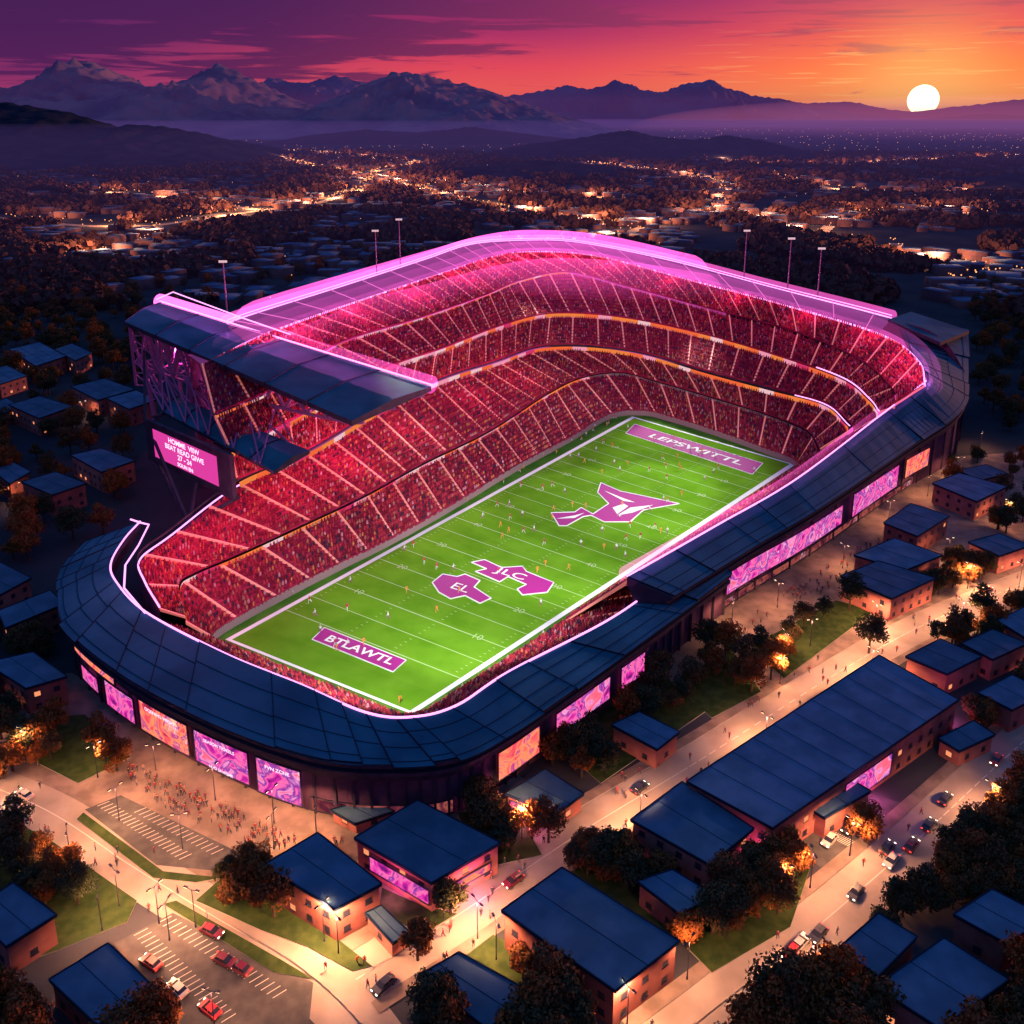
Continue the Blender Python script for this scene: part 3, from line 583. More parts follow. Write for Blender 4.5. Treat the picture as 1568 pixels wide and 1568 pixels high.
tb.obj('canopy_truss',[pmat('truss_mat',(.24,.09,.24),emis=(.6,.1,.5),es=.02)],ST)  # faint emission puts pink highlights into the steel colour
SBa=from_pixel(228,702,20); SBb=from_pixel(357,764,20); ax=(SBb-SBa).normalized(); nrm=Vector((ax.y,-ax.x,0)); SH=13.5
sb=MB(); cS=(SBa+SBb)/2+Z*SH/2-nrm*2; sb.box(cS+nrm*1.3,(SBb-SBa).length/2,.7,SH/2,0,ax)
base=from_pixel(290,803,13)
for p in (SBa-nrm*2,SBb-nrm*2,(SBa+SBb)/2-nrm*3): sb.beam(p,base,.55,0,6)
sb.beam(SBa-nrm*3+Z*SH,C2[0]-Z,.6); sb.beam(SBb-nrm*3+Z*SH,C2[0].lerp(C2[3],.5)-Z,.6); sb.beam(base,(base.x,base.y,0),1.0,0,8); sb.beam(base,from_pixel(222,640,32),.6); sb.beam(from_pixel(222,640,32),Mid(.05,.2)-Z*8,.6); sb.beam(from_pixel(228,655,31),C2[0],.5)
for z in(0,SH): sb.beam(SBa-nrm*0.1+Z*z,SBb-nrm*0.1+Z*z,.4)
sb.obj('scoreboard_frame',[M['dark']],ST)
a0=SBa.lerp(SBb,.1)+nrm*.15+Z*2; b0=SBa.lerp(SBb,.86)+nrm*.15+Z*2
mesh('scoreboard_screen',[a0,b0,b0+Z*9.5,a0+Z*9.5],[(0,1,2,3)],emat('scoreboard_mat',(.75,.05,.36),1.0),ST)
sang=math.atan2(ax.y,ax.x)
for i,t in enumerate(['HOMME  VIIW','BEAT READ GIWE','27 - 24','SOUN EN']): text('scoreboard_text',t,2.3 if i<3 else 1.7,(a0+b0)/2+nrm*.1+Z*(8-2.3*i),(math.pi/2,0,sang),wt,ST,sx_=1.25,bold=.05)
tube('neon_tube',[CP[1]+Z*.6,CP[2]+Z*.6],.3,M['neon'],ST); tube('neon_glow',[CP[1]+Z*.6,CP[2]+Z*.6],3,volmat('neon_glow_mat',(1,.12,.62),.010),ST,n=12)
for f in(.15,.4,.65,.85): plight('canopy_fill_light',Mid(f,.5)-Z*9,11000,(1,.1,.5),.6,ST)  # unseen pink fill added to brighten the stand and truss below
for (e,n,ntop) in [(577,415,355),(613,405,338),(1139,425,355),(1206,440,367),(1252,450,382),(347,467,402)]:
    z0=50 if e<1000 else 46; p=from_pixel(e,n,z0); hgt=(n-ntop)*p.y/1433
    b=MB(); b.beam(p-Z*3,p+Z*hgt,.35,0,6,.2)
    for s in(-1.2,0,1.2): b.box(p+Z*hgt+Vector((s,-.2,0)),.5,.35,.45,1)
    b.beam(p+Z*(hgt-.2)-Vector((1.8,0,0)),p+Z*(hgt-.2)+Vector((1.8,0,0)),.15); b.obj('floodlight_mast',[pmat('mast_mat',(.35,.2,.3)),emat('flood_mat',(1,.6,.7),.8)],ST)
def spot(loc,tgt,e,ang,col):
    l=bpy.data.lights.new('floodlight','SPOT'); l.energy=e; l.spot_size=math.radians(ang); l.spot_blend=.6; l.color=col; l.shadow_soft_size=1.5; o=link(bpy.data.objects.new('floodlight',l),ST); o.location=loc; o.rotation_euler=(Vector(loc)-Vector(tgt)).to_track_quat('Z','Y').to_euler()
for t,f in((3,.25),(5,.75),(8,.9),(9.5,.6)): spot(cr(UI,t)+(cr(U2,t)-cr(UI,t)).normalized()*16+Z*20,FQ[0].lerp(FQ[3],f).lerp(FQ[1].lerp(FQ[2],f),.5),600000,30,(1,1,.85))
for i,f in((4.5,.75),(6,.5),(10,.3),(13,.1)): spot(cr(rgI,i)+Z*22,FQ[0].lerp(FQ[3],f).lerp(FQ[1].lerp(FQ[2],f),.45),150000,80,(1,.97,.85))
# ---------------------------------------------------------------- playing field
FD=empty('playing_field')
def F2(u,v): return FQ[0].lerp(FQ[1],u).lerp(FQ[3].lerp(FQ[2],u),v)
def fieldpatch(name,u0,u1,v0,v1,mat,z,n=1):
    V=[F2(u0,v0),F2(u1,v0),F2(u1,v1),F2(u0,v1)]; V=[(p.x,p.y,z) for p in V]
    return mesh(name,V,[(0,1,2,3)],mat,FD,uv=[(u0,v0),(u1,v0),(u1,v1),(u0,v1)])
apron=[F2(-.12,-.03),F2(1.14,-.04),F2(1.1,1.03),F2(-.1,1.03)]
flat('apron',apron,pmat('apron_mat',(.06,.17,.02),(.1,.24,.03),.1,spec=0),.10,FD)
fieldpatch('turf',0,1,0,1,M['turf'],.16)
for n_,a_ in(('sideline',(-.0,.024,0,1)),('sideline',(.976,1,0,1)),('end_line',(.024,.976,0,.004)),('end_line',(.024,.976,.995,1))): fieldpatch(n_,*a_,M['white'],.2)
yl=MB(); V0,V1=.085,.915
for i in range(0,21):
    v=V0+(V1-V0)*i/20; h_=.0006 if i%2 else .0008
    a_=[F2(.024,v-h_),F2(.976,v-h_),F2(.976,v+h_),F2(.024,v+h_)]; yl.add([(p.x,p.y,.19) for p in a_],[(0,1,2,3)])
for i in range(1,100):
    v=V0+(V1-V0)*i/100
    for u in(.05,.38,.62,.93):
        a_=[F2(u,v-.0004),F2(u+.012,v-.0004),F2(u+.012,v+.0004),F2(u,v+.0004)]; yl.add([(p.x,p.y,.21) for p in a_],[(0,1,2,3)])
yl.obj('yard_lines',[M['thin']],FD)
fa=math.atan2((FQ[1]-FQ[0]).y,(FQ[1]-FQ[0]).x)
for i in range(1,10):
    v=V0+(V1-V0)*i/10
    for u in(.17,.83):
        p=F2(u,v); text('yard_number',str([1,2,3,4,5,4,3,2,1][i-1])+'0',3.2,(p.x,p.y,.22),(0,0,fa+ (.1 if v>.5 else 0)),M['thin'],FD)
def decal(name,px,mat,z,edge=None):
    P=ccw(sp(px)); b=MB(); b.prism([(p.x,p.y) for p in P],z,z+.002); b.obj(name,[mat],FD)
    if edge:
        tb_=MB()
        for i in range(len(P)): tb_.beam(P[i]+Z*(z),P[(i+1)%len(P)]+Z*(z),edge,0,4)
        tb_.obj(name+'_outline',[M['white']],FD)
decal('bird_logo',[(920,740),(950,753),(975,758),(1040,772),(985,782),(965,800),(925,800),(905,790),(893,792),(868,806),(856,806),(844,786),(880,785),(890,778),(908,788),(932,772),(915,755)],M['mag'],.24,.22)
for px in([(925,752),(950,762),(972,770),(955,768)],[(945,790),(965,778),(1000,774),(968,786)],[(938,778),(955,772),(962,776),(945,788)],[(852,795),(880,790),(895,786),(880,794)]): decal('bird_logo_highlight',px,M['white'],.27)
decal('letter_logo',[(662,893),(678,880),(700,884),(712,880),(735,890),(726,900),(752,917),(735,925),(712,913),(690,918),(672,908)],M['mag'],.24,.2)
decal('letter_logo',[(722,862),(742,858),(768,870),(800,868),(806,876),(848,893),(838,908),(800,912),(792,903),(806,896),(778,884),(765,892),(728,876),(745,872)],M['mag'],.24,.2)
p=from_pixel(705,901); text('logo_text','EL',5,(p.x,p.y,.28),(0,0,fa),M['white'],FD,bold=.02,sx_=1.2); p=from_pixel(783,880); text('logo_text','JLC',4.5,(p.x,p.y,.28),(0,0,fa),M['white'],FD,bold=.02,sx_=1.5)
decal('end_zone_banner',[(497,962),(622,1012),(602,1030),(478,980)],M['mag'],.24,.15); p=from_pixel(550,996); text('end_zone_text','BTLAWTL',3.8,(p.x,p.y,.28),(0,0,fa),M['white'],FD,bold=.08,sx_=1.25)
decal('end_zone_banner',[(972,650),(1168,710),(1152,727),(958,664)],M['mag'],.24,.15); p=from_pixel(1063,688); fb=math.atan2((FQ[2]-FQ[3]).y,(FQ[2]-FQ[3]).x); text('end_zone_text','LEPSWITTL',6,(p.x,p.y,.28),(0,0,fb),M['white'],FD,bold=.08,sx_=1.5)
# ---------------------------------------------------------------- district: roads, paving
pl=[[(40,1040),(110,1030),(470,1240),(700,1225),(780,1175),(830,1215),(760,1350),(500,1480),(330,1400),(100,1250),(-60,1150)],[(960,1060),(1130,905),(1330,780),(1440,700),(1600,690),(1620,860),(1300,1010),(1180,1080)]]
for p_ in pl: flat('plaza_paving',sp(p_),M['pave'],.03)
RD={}
for k,(pts,wd) in {'A':([(545,1500),(700,1402),(900,1268),(1070,1165),(1300,1020),(1440,945),(1640,865)],9.5),'B':([(1000,1620),(1120,1525),(1250,1420),(1400,1290),(1568,1135),(1720,1010)],9),'C':([(-120,1165),(60,1235),(200,1325),(330,1405),(450,1475),(545,1560),(600,1640)],9),'D':([(380,1430),(460,1475),(560,1492)],8)}.items():
    Q,A,B=ribbon(sp(pts),wd); strip('road',A,B,M['road'],{'A':.07,'B':.07,'C':.055,'D':.045}[k]); RD[k]=(Q,A,B)
    if k in 'D': continue
    Q2,A2,B2=ribbon(sp(pts),wd+4.5); 
    kb=MB()
    if k!='C':
      for X1,X2 in((A,A2),(B,B2)):
        for i in range(len(X1)-1):
            a_,b_,c_,d_=X1[i],X1[i+1],X2[i+1],X2[i]; up_z=.17
            kb.add([(a_.x,a_.y,up_z),(b_.x,b_.y,up_z),(c_.x,c_.y,up_z),(d_.x,d_.y,up_z)],[(0,1,2,3)],0); kb.add([(a_.x,a_.y,.06),(b_.x,b_.y,.06),(b_.x,b_.y,up_z),(a_.x,a_.y,up_z)],[(0,1,2,3)],1)
      kb.obj('pavement',[M['pave'],M['kerb']])
    mk=MB()
    for i in range(len(Q)-1):
        d=(Q[i+1]-Q[i]); n_=max(1,int(d.length/5)); dd=d.normalized(); nn=Vector((-dd.y,dd.x,0))*.09
        for j in range(n_):
            p=Q[i]+d*(j/n_); q_=p+dd*2.2; mk.add([(p-nn).to_tuple(),(q_-nn).to_tuple(),(q_+nn).to_tuple(),(p+nn).to_tuple()],[(0,1,2,3)])
    mk.V=[(v[0],v[1],.09) for v in mk.V]; mk.obj('road_markings',[M['paint']])
pk=[[(130,1240),(185,1218),(365,1305),(345,1335),(240,1325)],[(175,1445),(265,1398),(480,1505),(470,1600),(280,1600)],[(1195,1290),(1330,1215),(1400,1235),(1260,1330)],[(1130,1150),(1190,1110),(1240,1130),(1170,1170)]]
for j,p_ in enumerate(pk):
    Pq=sp(p_); flat('parking_lot',Pq,M['asph'],.11)
    mk=MB()
    for s in(.3,.7):
        for i in range(22):
            t=i/22+.02
            p=Pq[0].lerp(Pq[1],s).lerp(Pq[-1].lerp(Pq[2],s),t); d=(Pq[1]-Pq[0]).normalized()*2.2; n_=Vector((-d.y,d.x,0)).normalized()*.06
            if inpoly(p.x+d.x,p.y+d.y,Pq) and inpoly(p.x,p.y,Pq): mk.add([(p-n_).to_tuple(),(p+d-n_).to_tuple(),(p+d+n_).to_tuple(),(p+n_).to_tuple()],[(0,1,2,3)])
    mk.V=[(v[0],v[1],.125) for v in mk.V]
    if mk.V: mk.obj('parking_markings',[M['paint']])
gr=[[(300,1380),(345,1340),(410,1375),(500,1425),(570,1480),(540,1488),(470,1450),(400,1425)],[(118,1255),(128,1245),(250,1335),(340,1345),(300,1352),(235,1345)],[(-40,1255),(60,1275),(210,1380),(195,1412),(90,1455),(-40,1500)],[(585,1360),(640,1385),(700,1400),(650,1430),(580,1400)],[(690,1482),(755,1432),(800,1455),(800,1510),(730,1510)],[(1150,990),(1280,920),(1340,935),(1200,1040)],[(1030,1045),(1120,995),(1165,1060),(1090,1100)],[(60,1100),(130,1095),(200,1160),(120,1200),(60,1170)],[(700,1245),(790,1240),(830,1310),(740,1330)],[(840,1130),(1010,1030),(1080,1090),(920,1200)],[(860,1345),(950,1285),(1060,1350),(1240,1330),(1210,1420),(1090,1490),(1040,1440)],[(250,1385),(270,1380),(430,1470),(480,1500),(420,1490)]]
for p_ in gr:
    b=MB(); P=ccw(sp(p_)); b.prism([(p.x,p.y) for p in P],0,.2,0,1); b.obj('grass_verge',[M['grass'],M['kerb']])
# ---------------------------------------------------------------- buildings
BQ=[]
def building(name,q,h,scr=None,lit=.3):
    Q=ccw(sp(q)); Q=[Vector((p.x,p.y,0)) for p in Q]; c0=sum(Q,Vector())/4; E=empty(name,c0); R=[p-c0 for p in Q]; BQ.append([(p.x,p.y) for p in Q])
    b=MB(); b.prism([(p.x,p.y) for p in R],0,h-.45,0,0); b.obj('walls',[M['wall']],E)
    b=MB(); o_=[p*(1+.55/p.length) for p in R]; b.prism([(p.x,p.y) for p in o_],h-.45,h,0,1,True)
    for i in range(4): b.beam(o_[i]+Z*(h+.08),o_[(i+1)%4]+Z*(h+.08),.13,1)
    L1=(o_[1]-o_[0]).length; ns_=max(2,int(L1/6))
    for i in range(1,ns_): b.beam(o_[0].lerp(o_[1],i/ns_)+Z*(h+.02),o_[3].lerp(o_[2],i/ns_)+Z*(h+.02),.05,1)
    b.obj('roof',[M['roof'],M['seam']],E)
    wb=MB()
    for i in range(4):
        a_,d=R[i],R[(i+1)%4]-R[i]; Ln=d.length; d=d.normalized(); n_=Vector((d.y,-d.x,0)); k=int(Ln/3.6)
        for fl in range(max(1,int(h/3.2))):
            for j in range(k):
                p=a_+d*(Ln*(j+.5)/k)+n_*.04+Z*(1.1+fl*3.0); ww=.6; hh=1.1; m=0 if random.random()<lit else 1
                wb.add([p-d*ww,p+d*ww,p+d*ww+Z*hh,p-d*ww+Z*hh],[(0,1,2,3)],m); wb.beam(p-d*(ww+.1)-Z*.05+n_*.03,p+d*(ww+.1)-Z*.05+n_*.03,.06,2)
    wb.obj('windows',[M['win'],M['windark'],M['seam']],E)
    if scr:
        for (e0,n0,e1,n1,za,zb,mi) in scr:
            a_=from_pixel(e0,n0)-c0; b_=from_pixel(e1,n1)-c0; 
            best=min(range(4),key=lambda i:((R[i]+R[(i+1)%4])/2-(a_+b_)/2).length); d=(R[(best+1)%4]-R[best]); Ln=d.length; d.normalize(); n_=Vector((d.y,-d.x,0))
            ta=max(.3,min(Ln-.3,(a_-R[best]).dot(d))); tb2=max(.3,min(Ln-.3,(b_-R[best]).dot(d))); ta,tb2=min(ta,tb2),max(ta,tb2)
            p=R[best]+d*ta+n_*.3; q_=R[best]+d*tb2+n_*.3
            mesh('video_sign',[p+Z*za,q_+Z*za,q_+Z*zb,p+Z*zb],[(0,1,2,3)],SC[mi],E,uv=[(0,0),(tb2-ta,0),(tb2-ta,zb-za),(0,zb-za)])
            f=MB(); f.beam(p+Z*za,q_+Z*za,.15); f.beam(p+Z*zb,q_+Z*zb,.15); f.beam(p+Z*za,p+Z*zb,.15); f.beam(q_+Z*za,q_+Z*zb,.15); f.obj('sign_frame',[M['dark']],E)
            sm=(p+q_)/2+n_*2+Z*(za+1); l_=plight('sign_light',sm,1800,(1,.15,.45),.5,E)
    return E
def Bq(l,h): return [(x,y,h) for x,y in l]
building('retail_building',Bq([(408,1325),(487,1278),(580,1352),(512,1388)],7),7,lit=.05)
building('retail_building',Bq([(547,1283),(640,1228),(762,1290),(660,1348)],6.5),6.5,[(560,1350,655,1410,1.6,4.6,2),(690,1390,755,1350,2,3.6,3)],.15)
building('retail_building',Bq([(773,1395),(862,1332),(1035,1440),(940,1512)],7.5),7.5,lit=.03)
building('retail_building',Bq([(970,1255),(1045,1200),(1150,1268),(1085,1320)],6.5),6.5,lit=.06)
building('exhibition_hall',Bq([(1055,1195),(1345,1005),(1465,1072),(1185,1265)],8),8,[(1282,1240,1355,1190,1.5,6.5,1),(1195,1290,1218,1272,1.5,3.8,4),(1405,1140,1462,1100,2,6.5,0)],.03)
building('annexe_building',Bq([(1240,1235),(1300,1195),(1330,1212),(1265,1250)],5),5,lit=.1)
building('kiosk_building',Bq([(778,1215),(835,1180),(890,1215),(850,1243)],4),4,[(782,1245,830,1270,1.2,3,5)],.4)
building('service_building',Bq([(940,1110),(980,1092),(1037,1120),(1005,1145)],5),5,lit=.1)
building('kiosk_building',Bq([(563,1400),(585,1390),(622,1425),(600,1440)],3.2),3.2,lit=.3)
building('kiosk_building',Bq([(510,1240),(560,1228),(600,1242),(545,1258)],2.6),2.6,lit=.3)
for l,h in [([(645,1495),(705,1462),(810,1520),(745,1570)],5),([(80,1500),(165,1448),(230,1510),(150,1565)],5),([(-40,1395),(20,1355),(82,1400),(10,1445)],6),([(1290,1450),(1345,1402),(1400,1435),(1345,1490)],6),([(1345,1510),(1445,1440),(1540,1500),(1440,1570)],6),([(1465,1400),(1520,1365),(1600,1405),(1540,1440)],6),([(980,1350),(1030,1335),(1090,1370),(1040,1395)],5),([(1290,882),(1345,860),(1430,885),(1365,915)],7),([(1355,800),(1395,772),(1452,790),(1405,820)],7),([(1430,740),(1470,725),(1540,745),(1495,767)],7),([(1310,850),(1370,825),(1440,850),(1385,872)],6),([(1470,720),(1510,712),(1540,725),(1500,735)],6),([(1485,830),(1530,818),(1575,835),(1530,850)],6),([(1390,1005),(1440,980),(1500,1005),(1450,1030)],6),([(1500,1060),(1550,1035),(1600,1060),(1550,1085)],6),([(1440,1130),(1490,1105),(1520,1125),(1470,1148)],4),([(1475,985),(1520,965),(1570,985),(1520,1008)],6),([(1530,950),(1570,930),(1620,950),(1570,975)],6)]:
    building('commercial_building',Bq(l,h),h,lit=.07)
for l,h in [([(-20,1015),(50,1000),(100,1035),(40,1052)],7),([(-60,890),(0,862),(45,885),(-10,915)],7),([(15,535),(60,524),(100,545),(55,560)],8),([(85,535),(110,526),(140,540),(115,552)],8),([(110,592),(160,580),(205,596),(150,612)],8),([(15,620),(60,607),(110,622),(60,640)],8),([(35,738),(85,723),(130,740),(80,757)],8),([(110,697),(155,687),(205,705),(155,722)],8),([(-10,720),(20,708),(45,722),(15,740)],7),([(165,610),(208,598),(238,612),(198,626)],8),([(0,935),(75,905),(95,925),(10,960)],7),([(-30,570),(10,560),(40,575),(0,588)],7),([(0,635),(-30,625),(10,610),(30,622)],6)]:
    building('house',Bq(l,h),h,lit=.14)
# ---------------------------------------------------------------- trees
def treemesh(name,seed,Ht,Wd,n):
    r=np.random.default_rng(seed); b=MB(); b.beam((0,0,0),(0,0,Ht*.45),.28,0,7,.16); cl_=[]
    for i in range(9):
        a_=i*2.4+r.uniform(-.4,.4); z=Ht*r.uniform(.25,.5); ln=Wd*r.uniform(.55,.95); e=Vector((math.cos(a_)*ln*.6,math.sin(a_)*ln*.6,z+Ht*r.uniform(.12,.32))); b.beam((0,0,z),e,.12,0,5,.04); cl_.append((e,Wd*r.uniform(.28,.45)))
    for i in range(7): cl_.append((Vector((r.uniform(-.45,.45)*Wd,r.uniform(-.45,.45)*Wd,Ht*r.uniform(.55,.92))),Wd*r.uniform(.25,.42)))
    for i in range(n):
        c_,R_=cl_[r.integers(len(cl_))]; d=Vector(r.normal(size=3)).normalized(); p=c_+Vector((d.x,d.y,d.z*.8))*R_*r.uniform(.55,1.08)
        u=Vector(r.normal(size=3)).normalized(); w_=u.cross(d+Vector((0,0,.01))).normalized(); s_=r.uniform(.16,.34)
        b.add([p+u*s_,p+w_*s_*.7,p-u*s_,p-w_*s_*.7],[(0,1,2,3)],1)
    me=bpy.data.meshes.new(name); me.from_pydata(b.V,[],b.F); me.materials.append(M['trunk']); me.materials.append(M['leaf']); me.polygons.foreach_set('material_index',b.m); return me
TM=[treemesh('tree_mesh',i,[8.5,7,9.5,6.5][i],[4.2,3.8,4.4,3.6][i],2200) for i in range(4)]
def tree(x,y,s=1.0):
    o=link(bpy.data.objects.new('tree',random.choice(TM))); o.location=(x,y,0); o.scale=(s*random.uniform(.9,1.1),s*random.uniform(.9,1.1),s*random.uniform(.85,1.15)); o.rotation_euler=(0,0,random.uniform(0,6.28))
def clear(x,y,m=2.5):
    for Q_ in BQ:
        if inpoly(x,y,Q_): return False
        for i in range(4):
            a_=Vector(Q_[i]).to_3d();b_=Vector(Q_[(i+1)%4]).to_3d();d=b_-a_; f=max(0,min(1,(Vector((x,y,0))-a_).dot(d)/d.length_squared))
            if (a_+d*f-Vector((x,y,0))).length<m: return False
    return True
def onroad(x,y,m=6):
    return any((p.x-x)**2+(p.y-y)**2<m*m for k in RD for p in RD[k][0])
TL=[(375,1375),(350,1360),(400,1390),(380,1345),(485,1425),(465,1415),(60,1320),(40,1345),(85,1360),(120,1385),(30,1290),(70,1385),(15,1335),(88,1135),(735,1255),(755,1285),(785,1290),(815,1285),(730,1235),(975,1085),(1000,1070),(1030,1085),(960,1110),(1045,1075),(880,1170),(905,1150),(925,1180),(860,1150),(895,1320),(920,1335),(945,1310),(900,1340),(1080,1000),(1110,1010),(1140,1030),(1180,1040),(1095,1035),(1150,1060),(1230,960),(1260,945),(1300,935),(1210,985),(1120,1340),(1150,1350),(1170,1380),(1110,1400),(1140,1410),(1060,1420),(1325,1290),(1050,1450),(1300,925),(1330,1000),(1165,1320),(705,1500),(800,1490),(825,1475),(160,1165),(180,1180),(20,1180),(-5,1200),(690,1400),(670,1385),(640,1470),(355,1385),(395,1365),(420,1405),(505,1445),(20,1310),(50,1375),(100,1345),(740,1275),(770,1300),(840,1290),(1010,1050),(990,1105),(1060,1050),(890,1190),(845,1170),(880,1335),(960,1340),(1085,1030),(1125,1050),(1165,1010),(1200,1010),(1090,1370),(1130,1375),(1180,1350),(1190,1400),(1090,1430)]
for e,n in TL:
    p=from_pixel(e,n)
    if clear(p.x,p.y,1.2): tree(p.x,p.y,random.uniform(.8,1.1))
FO=[([(1300,1440),(1400,1340),(1600,1180),(1700,1400),(1450,1400),(1390,1410),(1330,1470)],130,.9),([(1170,1500),(1290,1470),(1340,1560),(1300,1660),(1080,1660),(1060,1590)],50,1.1),([(-30,1560),(100,1570),(250,1600),(250,1680),(-60,1680)],26,1.1),([(590,1570),(700,1580),(840,1520),(880,1600),(900,1680),(560,1680)],40,1.1),([(-100,420),(190,400),(235,520),(200,800),(60,900),(-100,900)],330,1.3),([(1480,440),(1700,440),(1700,700),(1560,700),(1500,640)],200,1.3),([(1440,1540),(1640,1480),(1640,1660),(1440,1660)],40,1.1),([(1380,900),(1480,850),(1600,900),(1600,1000),(1420,1000)],45,.9),([(1480,1100),(1600,1040),(1640,1100),(1560,1170)],30,.9),([(-60,1060),(50,1060),(100,1150),(30,1200),(-60,1150)],26,.9),([(-100,950),(60,960),(90,1010),(-60,1010)],20,1),([(190,400),(700,370),(700,380),(300,470),(240,460)],90,1.2),([(860,1345),(950,1285),(1060,1350),(1240,1330),(1210,1420),(1090,1490),(1040,1440)],26,.9),([(1440,700),(1600,700),(1600,860),(1480,850)],20,.9)]
for poly,n_,s in FO:
    P=sp(poly); xs=[p.x for p in P];ys=[p.y for p in P]; k=0;tr=0
    while k<n_ and tr<n_*15:
        tr+=1; x=random.uniform(min(xs),max(xs));y=random.uniform(min(ys),max(ys))
        if not inpoly(x,y,P) or onroad(x,y,7) or not clear(x,y): continue
        tree(x,y,s*random.uniform(.7,1.15)); k+=1
# ---------------------------------------------------------------- street lamps
def lampmesh():
    b=MB(); b.beam((0,0,0),(0,0,.8),.16,0,8,.12); b.beam((0,0,.8),(0,0,7.6),.09,0,8,.06)
    for s in(-1,1): b.beam((0,0,7.4),(s*.9,0,7.8),.045,0,6); b.box((s*1.15,0,7.8),.35,.16,.07,0); b.box((s*1.15,0,7.70),.28,.13,.03,1)
    me=bpy.data.meshes.new('street_lamp_mesh'); me.from_pydata(b.V,[],b.F); me.materials.append(M['dark']); me.materials.append(M['bulb']); me.polygons.foreach_set('material_index',b.m); return me
LM=lampmesh()
WARM=(1,.42,.18)
def lamp(p,e=8500,rot=None):
    if not clear(p.x,p.y,.6): return
    o=link(bpy.data.objects.new('street_lamp',LM)); o.location=(p.x,p.y,0); o.rotation_euler=(0,0,random.uniform(0,3) if rot is None else rot)
    plight('lamp_light',(0,0,7.3),e,WARM,.35,o,spot=166)
for e,n in [(110,1325),(157,1425),(183,1388),(150,1190),(280,1300),(485,1282),(1468,730),(330,1580),(40,1165),(760,1470),(1052,1500),(1197,1380),(1240,1360),(1200,1010),(330,1225),(240,1190),(420,1260),(650,1245),(1190,930),(1290,870),(1360,800),(1420,760),(1120,960),(1240,990),(1330,930),(1500,790),(840,1215),(560,1270),(300,1420),(260,1440),(420,1300),(610,1215),(960,1060)]: lamp(from_pixel(e,n))
for k,sp_ in(('A',18),('B',27),('C',24)):
    Q,A,B=RD[k]; acc=sp_; side=0
    for i in range(len(Q)-1):
        acc+=(Q[i+1]-Q[i]).length
        if acc>=sp_:
            acc=0; side^=1; p=(A if side else B)[i]; n_=(p-Q[i]).normalized(); lamp(p+n_*.9,{'A':28000,'B':17000,'C':17000}[k],math.atan2(n_.y,n_.x))
for e,n in [(60,640),(130,640),(40,770),(150,740),(30,570),(110,570),(215,640),(1480,760),(1540,800),(1450,860),(1560,900),(10,990),(60,1080),(1500,690)]: lamp(from_pixel(e,n),6000)
# ---------------------------------------------------------------- cars
def carmesh(col,nm):
    m=pmat(nm,col,rough=.3,spec=.5); b=MB()
    prof=[(-2.2,.35),(-2.25,.75),(-2.0,.95),(-1.1,1.0),(1.0,.98),(2.0,.82),(2.25,.6),(2.2,.35)]
    def sec(pr,w0,mt):
        n=len(pr); V=[(x,-w0,z) for x,z in pr]+[(x,w0,z) for x,z in pr]; b.add(V,[(i,i+1,n+i+1,n+i)[::-1] for i in range(n-1)],mt); b.add(V,[tuple(range(n)),tuple(range(2*n-1,n-1,-1)),(0,n,2*n-1,n-1)],mt)
    sec(prof,.9,0)
    V=[(-1.75,-.82,.98),(1.15,-.82,.98),(.35,-.66,1.42),(-1.25,-.66,1.42),(-1.75,.82,.98),(1.15,.82,.98),(.35,.66,1.42),(-1.25,.66,1.42)]
    b.add(V,[(0,1,2,3),(5,4,7,6),(1,5,6,2),(4,0,3,7)],1); b.add([(x,y,z+.012) for x,y,z in V],[(3,2,6,7)],0)
    for s in(-1,1):
        b.beam((-.45,s*.80,1.0),(-.45,s*.67,1.42),.05,0)
        for x in(-1.4,1.4):
            b.beam((x,s*.72,.33),(x,s*.93,.33),.33,2,14); b.beam((x,s*.93,.33),(x,s*.945,.33),.18,5,10)
        b.box((2.2,s*.62,.68),.06,.2,.08,3); b.box((-2.22,s*.66,.75),.05,.17,.08,4); b.box((.75,s*.98,1.02),.08,.08,.06,0)
    me=bpy.data.meshes.new('car_mesh'); me.from_pydata(b.V,[],b.F)
    for mm in(m,M['glass'],M['black'],M['head'],M['tail'],M['kerb']): me.materials.append(mm)
    me.polygons.foreach_set('material_index',b.m); return me
CM=[carmesh((.33,.02,.03),'car_red_paint'),carmesh((.03,.03,.05),'car_dark_paint'),carmesh((.4,.35,.35),'car_silver_paint'),carmesh((.14,.012,.03),'car_maroon_paint')]
for e,n,c_,an in [(325,1430,3,-25),(345,1475,3,-25),(368,1486,3,-28),(232,1478,0,-30),(272,1518,2,-35),(322,1550,0,-35),(1212,1462,0,45),(1225,1448,2,42),(1252,1434,1,42),(588,1512,1,48),(1358,1302,1,44),(1364,1322,2,44),(1422,1267,1,44),(1525,1167,0,46),(38,1220,2,-30),(1447,1227,1,44),(786,1352,3,42),(1395,1298,3,44),(1310,1370,1,44),(1300,1270,1,44),(1270,1290,2,44),(1510,905,3,30),(980,1210,1,42)]:
    p=from_pixel(e,n); o=link(bpy.data.objects.new('parked_car',CM[c_])); o.location=(p.x,p.y,.13); o.scale=(.88,.88,.88); o.rotation_euler=(0,0,math.radians(an+random.choice((0,180))))
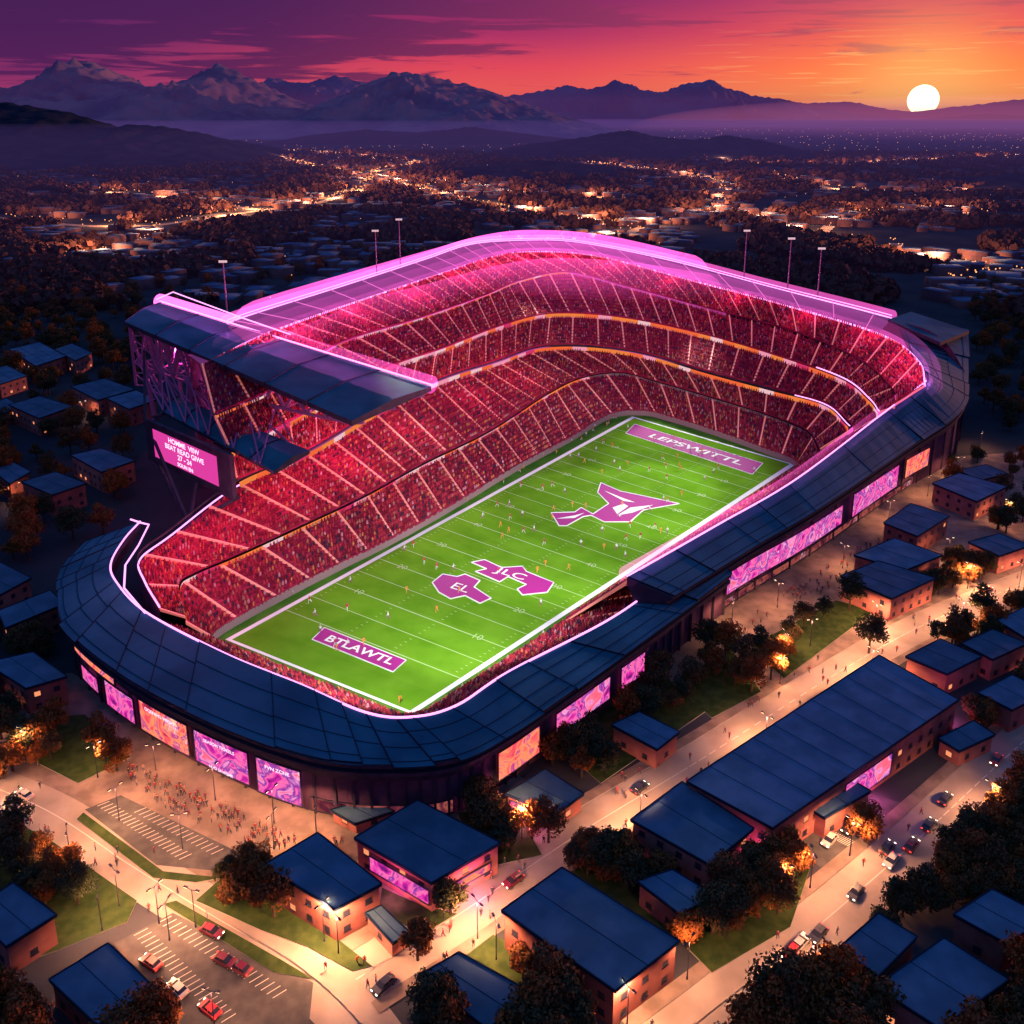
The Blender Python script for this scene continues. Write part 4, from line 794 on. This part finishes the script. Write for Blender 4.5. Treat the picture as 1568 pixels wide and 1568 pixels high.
# ---------------------------------------------------------------- people
def person(nm,J,E,R,cols):
    me=bpy.data.meshes.new('sk'); me.from_pydata(J,E,[]); o=link(bpy.data.objects.new('sk',me)); md=o.modifiers.new('s','SKIN')
    for i,r in enumerate(R): me.skin_vertices[0].data[i].radius=(r,r)
    me.skin_vertices[0].data[0].use_root=True
    sb_=o.modifiers.new('u','SUBSURF'); sb_.levels=1; sb_.render_levels=1
    dg=bpy.context.evaluated_depsgraph_get(); m2=bpy.data.meshes.new_from_object(o.evaluated_get(dg)); bpy.data.objects.remove(o)
    for c_ in cols: m2.materials.append(c_)
    mi=[]
    for p in m2.polygons:
        z=p.center.z; mi.append(2 if z>1.47 else (0 if z>.88 else 1))
        if z>1.66: mi[-1]=3
    m2.polygons.foreach_set('material_index',mi); m2.name=nm; return m2
def pose(st,arm):
    J=[(0,0,.95),(0,0,1.2),(0,.01,1.42),(0,.02,1.52),(0,.03,1.66),(0,.03,1.74),(.1,0,.9),(.11,st*.22,.5),(.11,st*.1-.05+st*.12,.08),(.11,st*.22+.12,.04),(-.1,0,.9),(-.11,-st*.18,.5),(-.11,-st*.42,.1),(-.11,-st*.42+.15,.05),(.2,0,1.4),(.26,-arm*.12,1.13),(.25,-arm*.05+.08,.88),(-.2,0,1.4),(-.26,arm*.15,1.13),(-.25,arm*.3,.92)]
    E=[(0,1),(1,2),(2,3),(3,4),(4,5),(0,6),(6,7),(7,8),(8,9),(0,10),(10,11),(11,12),(12,13),(2,14),(14,15),(15,16),(2,17),(17,18),(18,19)]
    R=[.15,.14,.13,.06,.1,.08,.09,.07,.05,.04,.09,.07,.05,.04,.06,.048,.035,.06,.048,.035]; return J,E,R
skin=pmat('skin_mat',(.45,.24,.16)); hair=pmat('hair_mat',(.03,.02,.015))
PM=[]
for i,(tc_,lc) in enumerate([((.3,.03,.04),(.03,.03,.06)),((.04,.04,.06),(.05,.05,.08)),((.3,.2,.2),(.05,.06,.12)),((.2,.03,.1),(.03,.03,.03))]): PM.append(person('pedestrian_mesh',*pose([.9,.5,.15,.8][i],[1,.6,.2,1][i]),[pmat('shirt_%d'%i,tc_),pmat('trousers_%d'%i,lc),skin,hair]))
PL=[person('player_mesh',*pose(1.3,1.6),[pmat('jersey_%d'%i,a_),pmat('pants_%d'%i,b_),skin,pmat('helmet_%d'%i,c_)]) for i,(a_,b_,c_) in enumerate([((.6,.03,.08),(.75,.7,.7),(.6,.03,.2)),((.8,.78,.78),(.4,.03,.25),(.8,.8,.8)),((.75,.3,.05),(.7,.3,.1),(.1,.02,.05))])]
def put(name,ms,x,y,z,s=1): 
    o=link(bpy.data.objects.new(name,random.choice(ms))); o.location=(x,y,z); o.rotation_euler=(0,0,random.uniform(0,6.28)); o.scale=(s,s,s)
for _ in range(90): 
    u,v=random.uniform(.05,.95),random.betavariate(1.6,1.6); p=F2(u,v); put('football_player',PL,p.x,p.y,.2,1.3)
for _ in range(90):
    v=random.uniform(.05,.97); u=random.choice((-.05,1.05)); p=F2(u+random.uniform(-.03,.02),v); put('football_player',PL,p.x,p.y,.12)
for poly,n_ in [([(150,1150),(220,1180),(460,1290),(420,1310),(250,1240)],130),([(480,1290),(540,1275),(520,1320)],6),([(1000,1060),(1140,950),(1340,820),(1380,850),(1250,920),(1100,1000)],90),([(40,1235),(200,1330),(150,1330),(20,1250)],10)]:
    P=sp(poly); xs=[p.x for p in P];ys=[p.y for p in P]; k=0
    while k<n_:
        x=random.uniform(min(xs),max(xs));y=random.uniform(min(ys),max(ys))
        if inpoly(x,y,P): put('pedestrian',PM,x,y,.05); k+=1
for k,n_ in(('A',95),('B',14),('C',12)):
    Q,A,B=RD[k]
    for _ in range(n_): i=random.randrange(len(Q)); p=A[i].lerp(B[i],random.uniform(-.15,1.15)); put('pedestrian',PM,p.x+random.uniform(-1,1),p.y+random.uniform(-1,1),.1)
for k_ in list(bpy.data.materials):
    if k_.name.startswith(('far_bulb','far_white','aisle','lit_window','lamp_bulb','score_text','sun_mat','tail_','head_','rim_deck','led_ribbon','neon_soft','flood_mat','truss','concourse')): k_.cycles.emission_sampling='NONE'
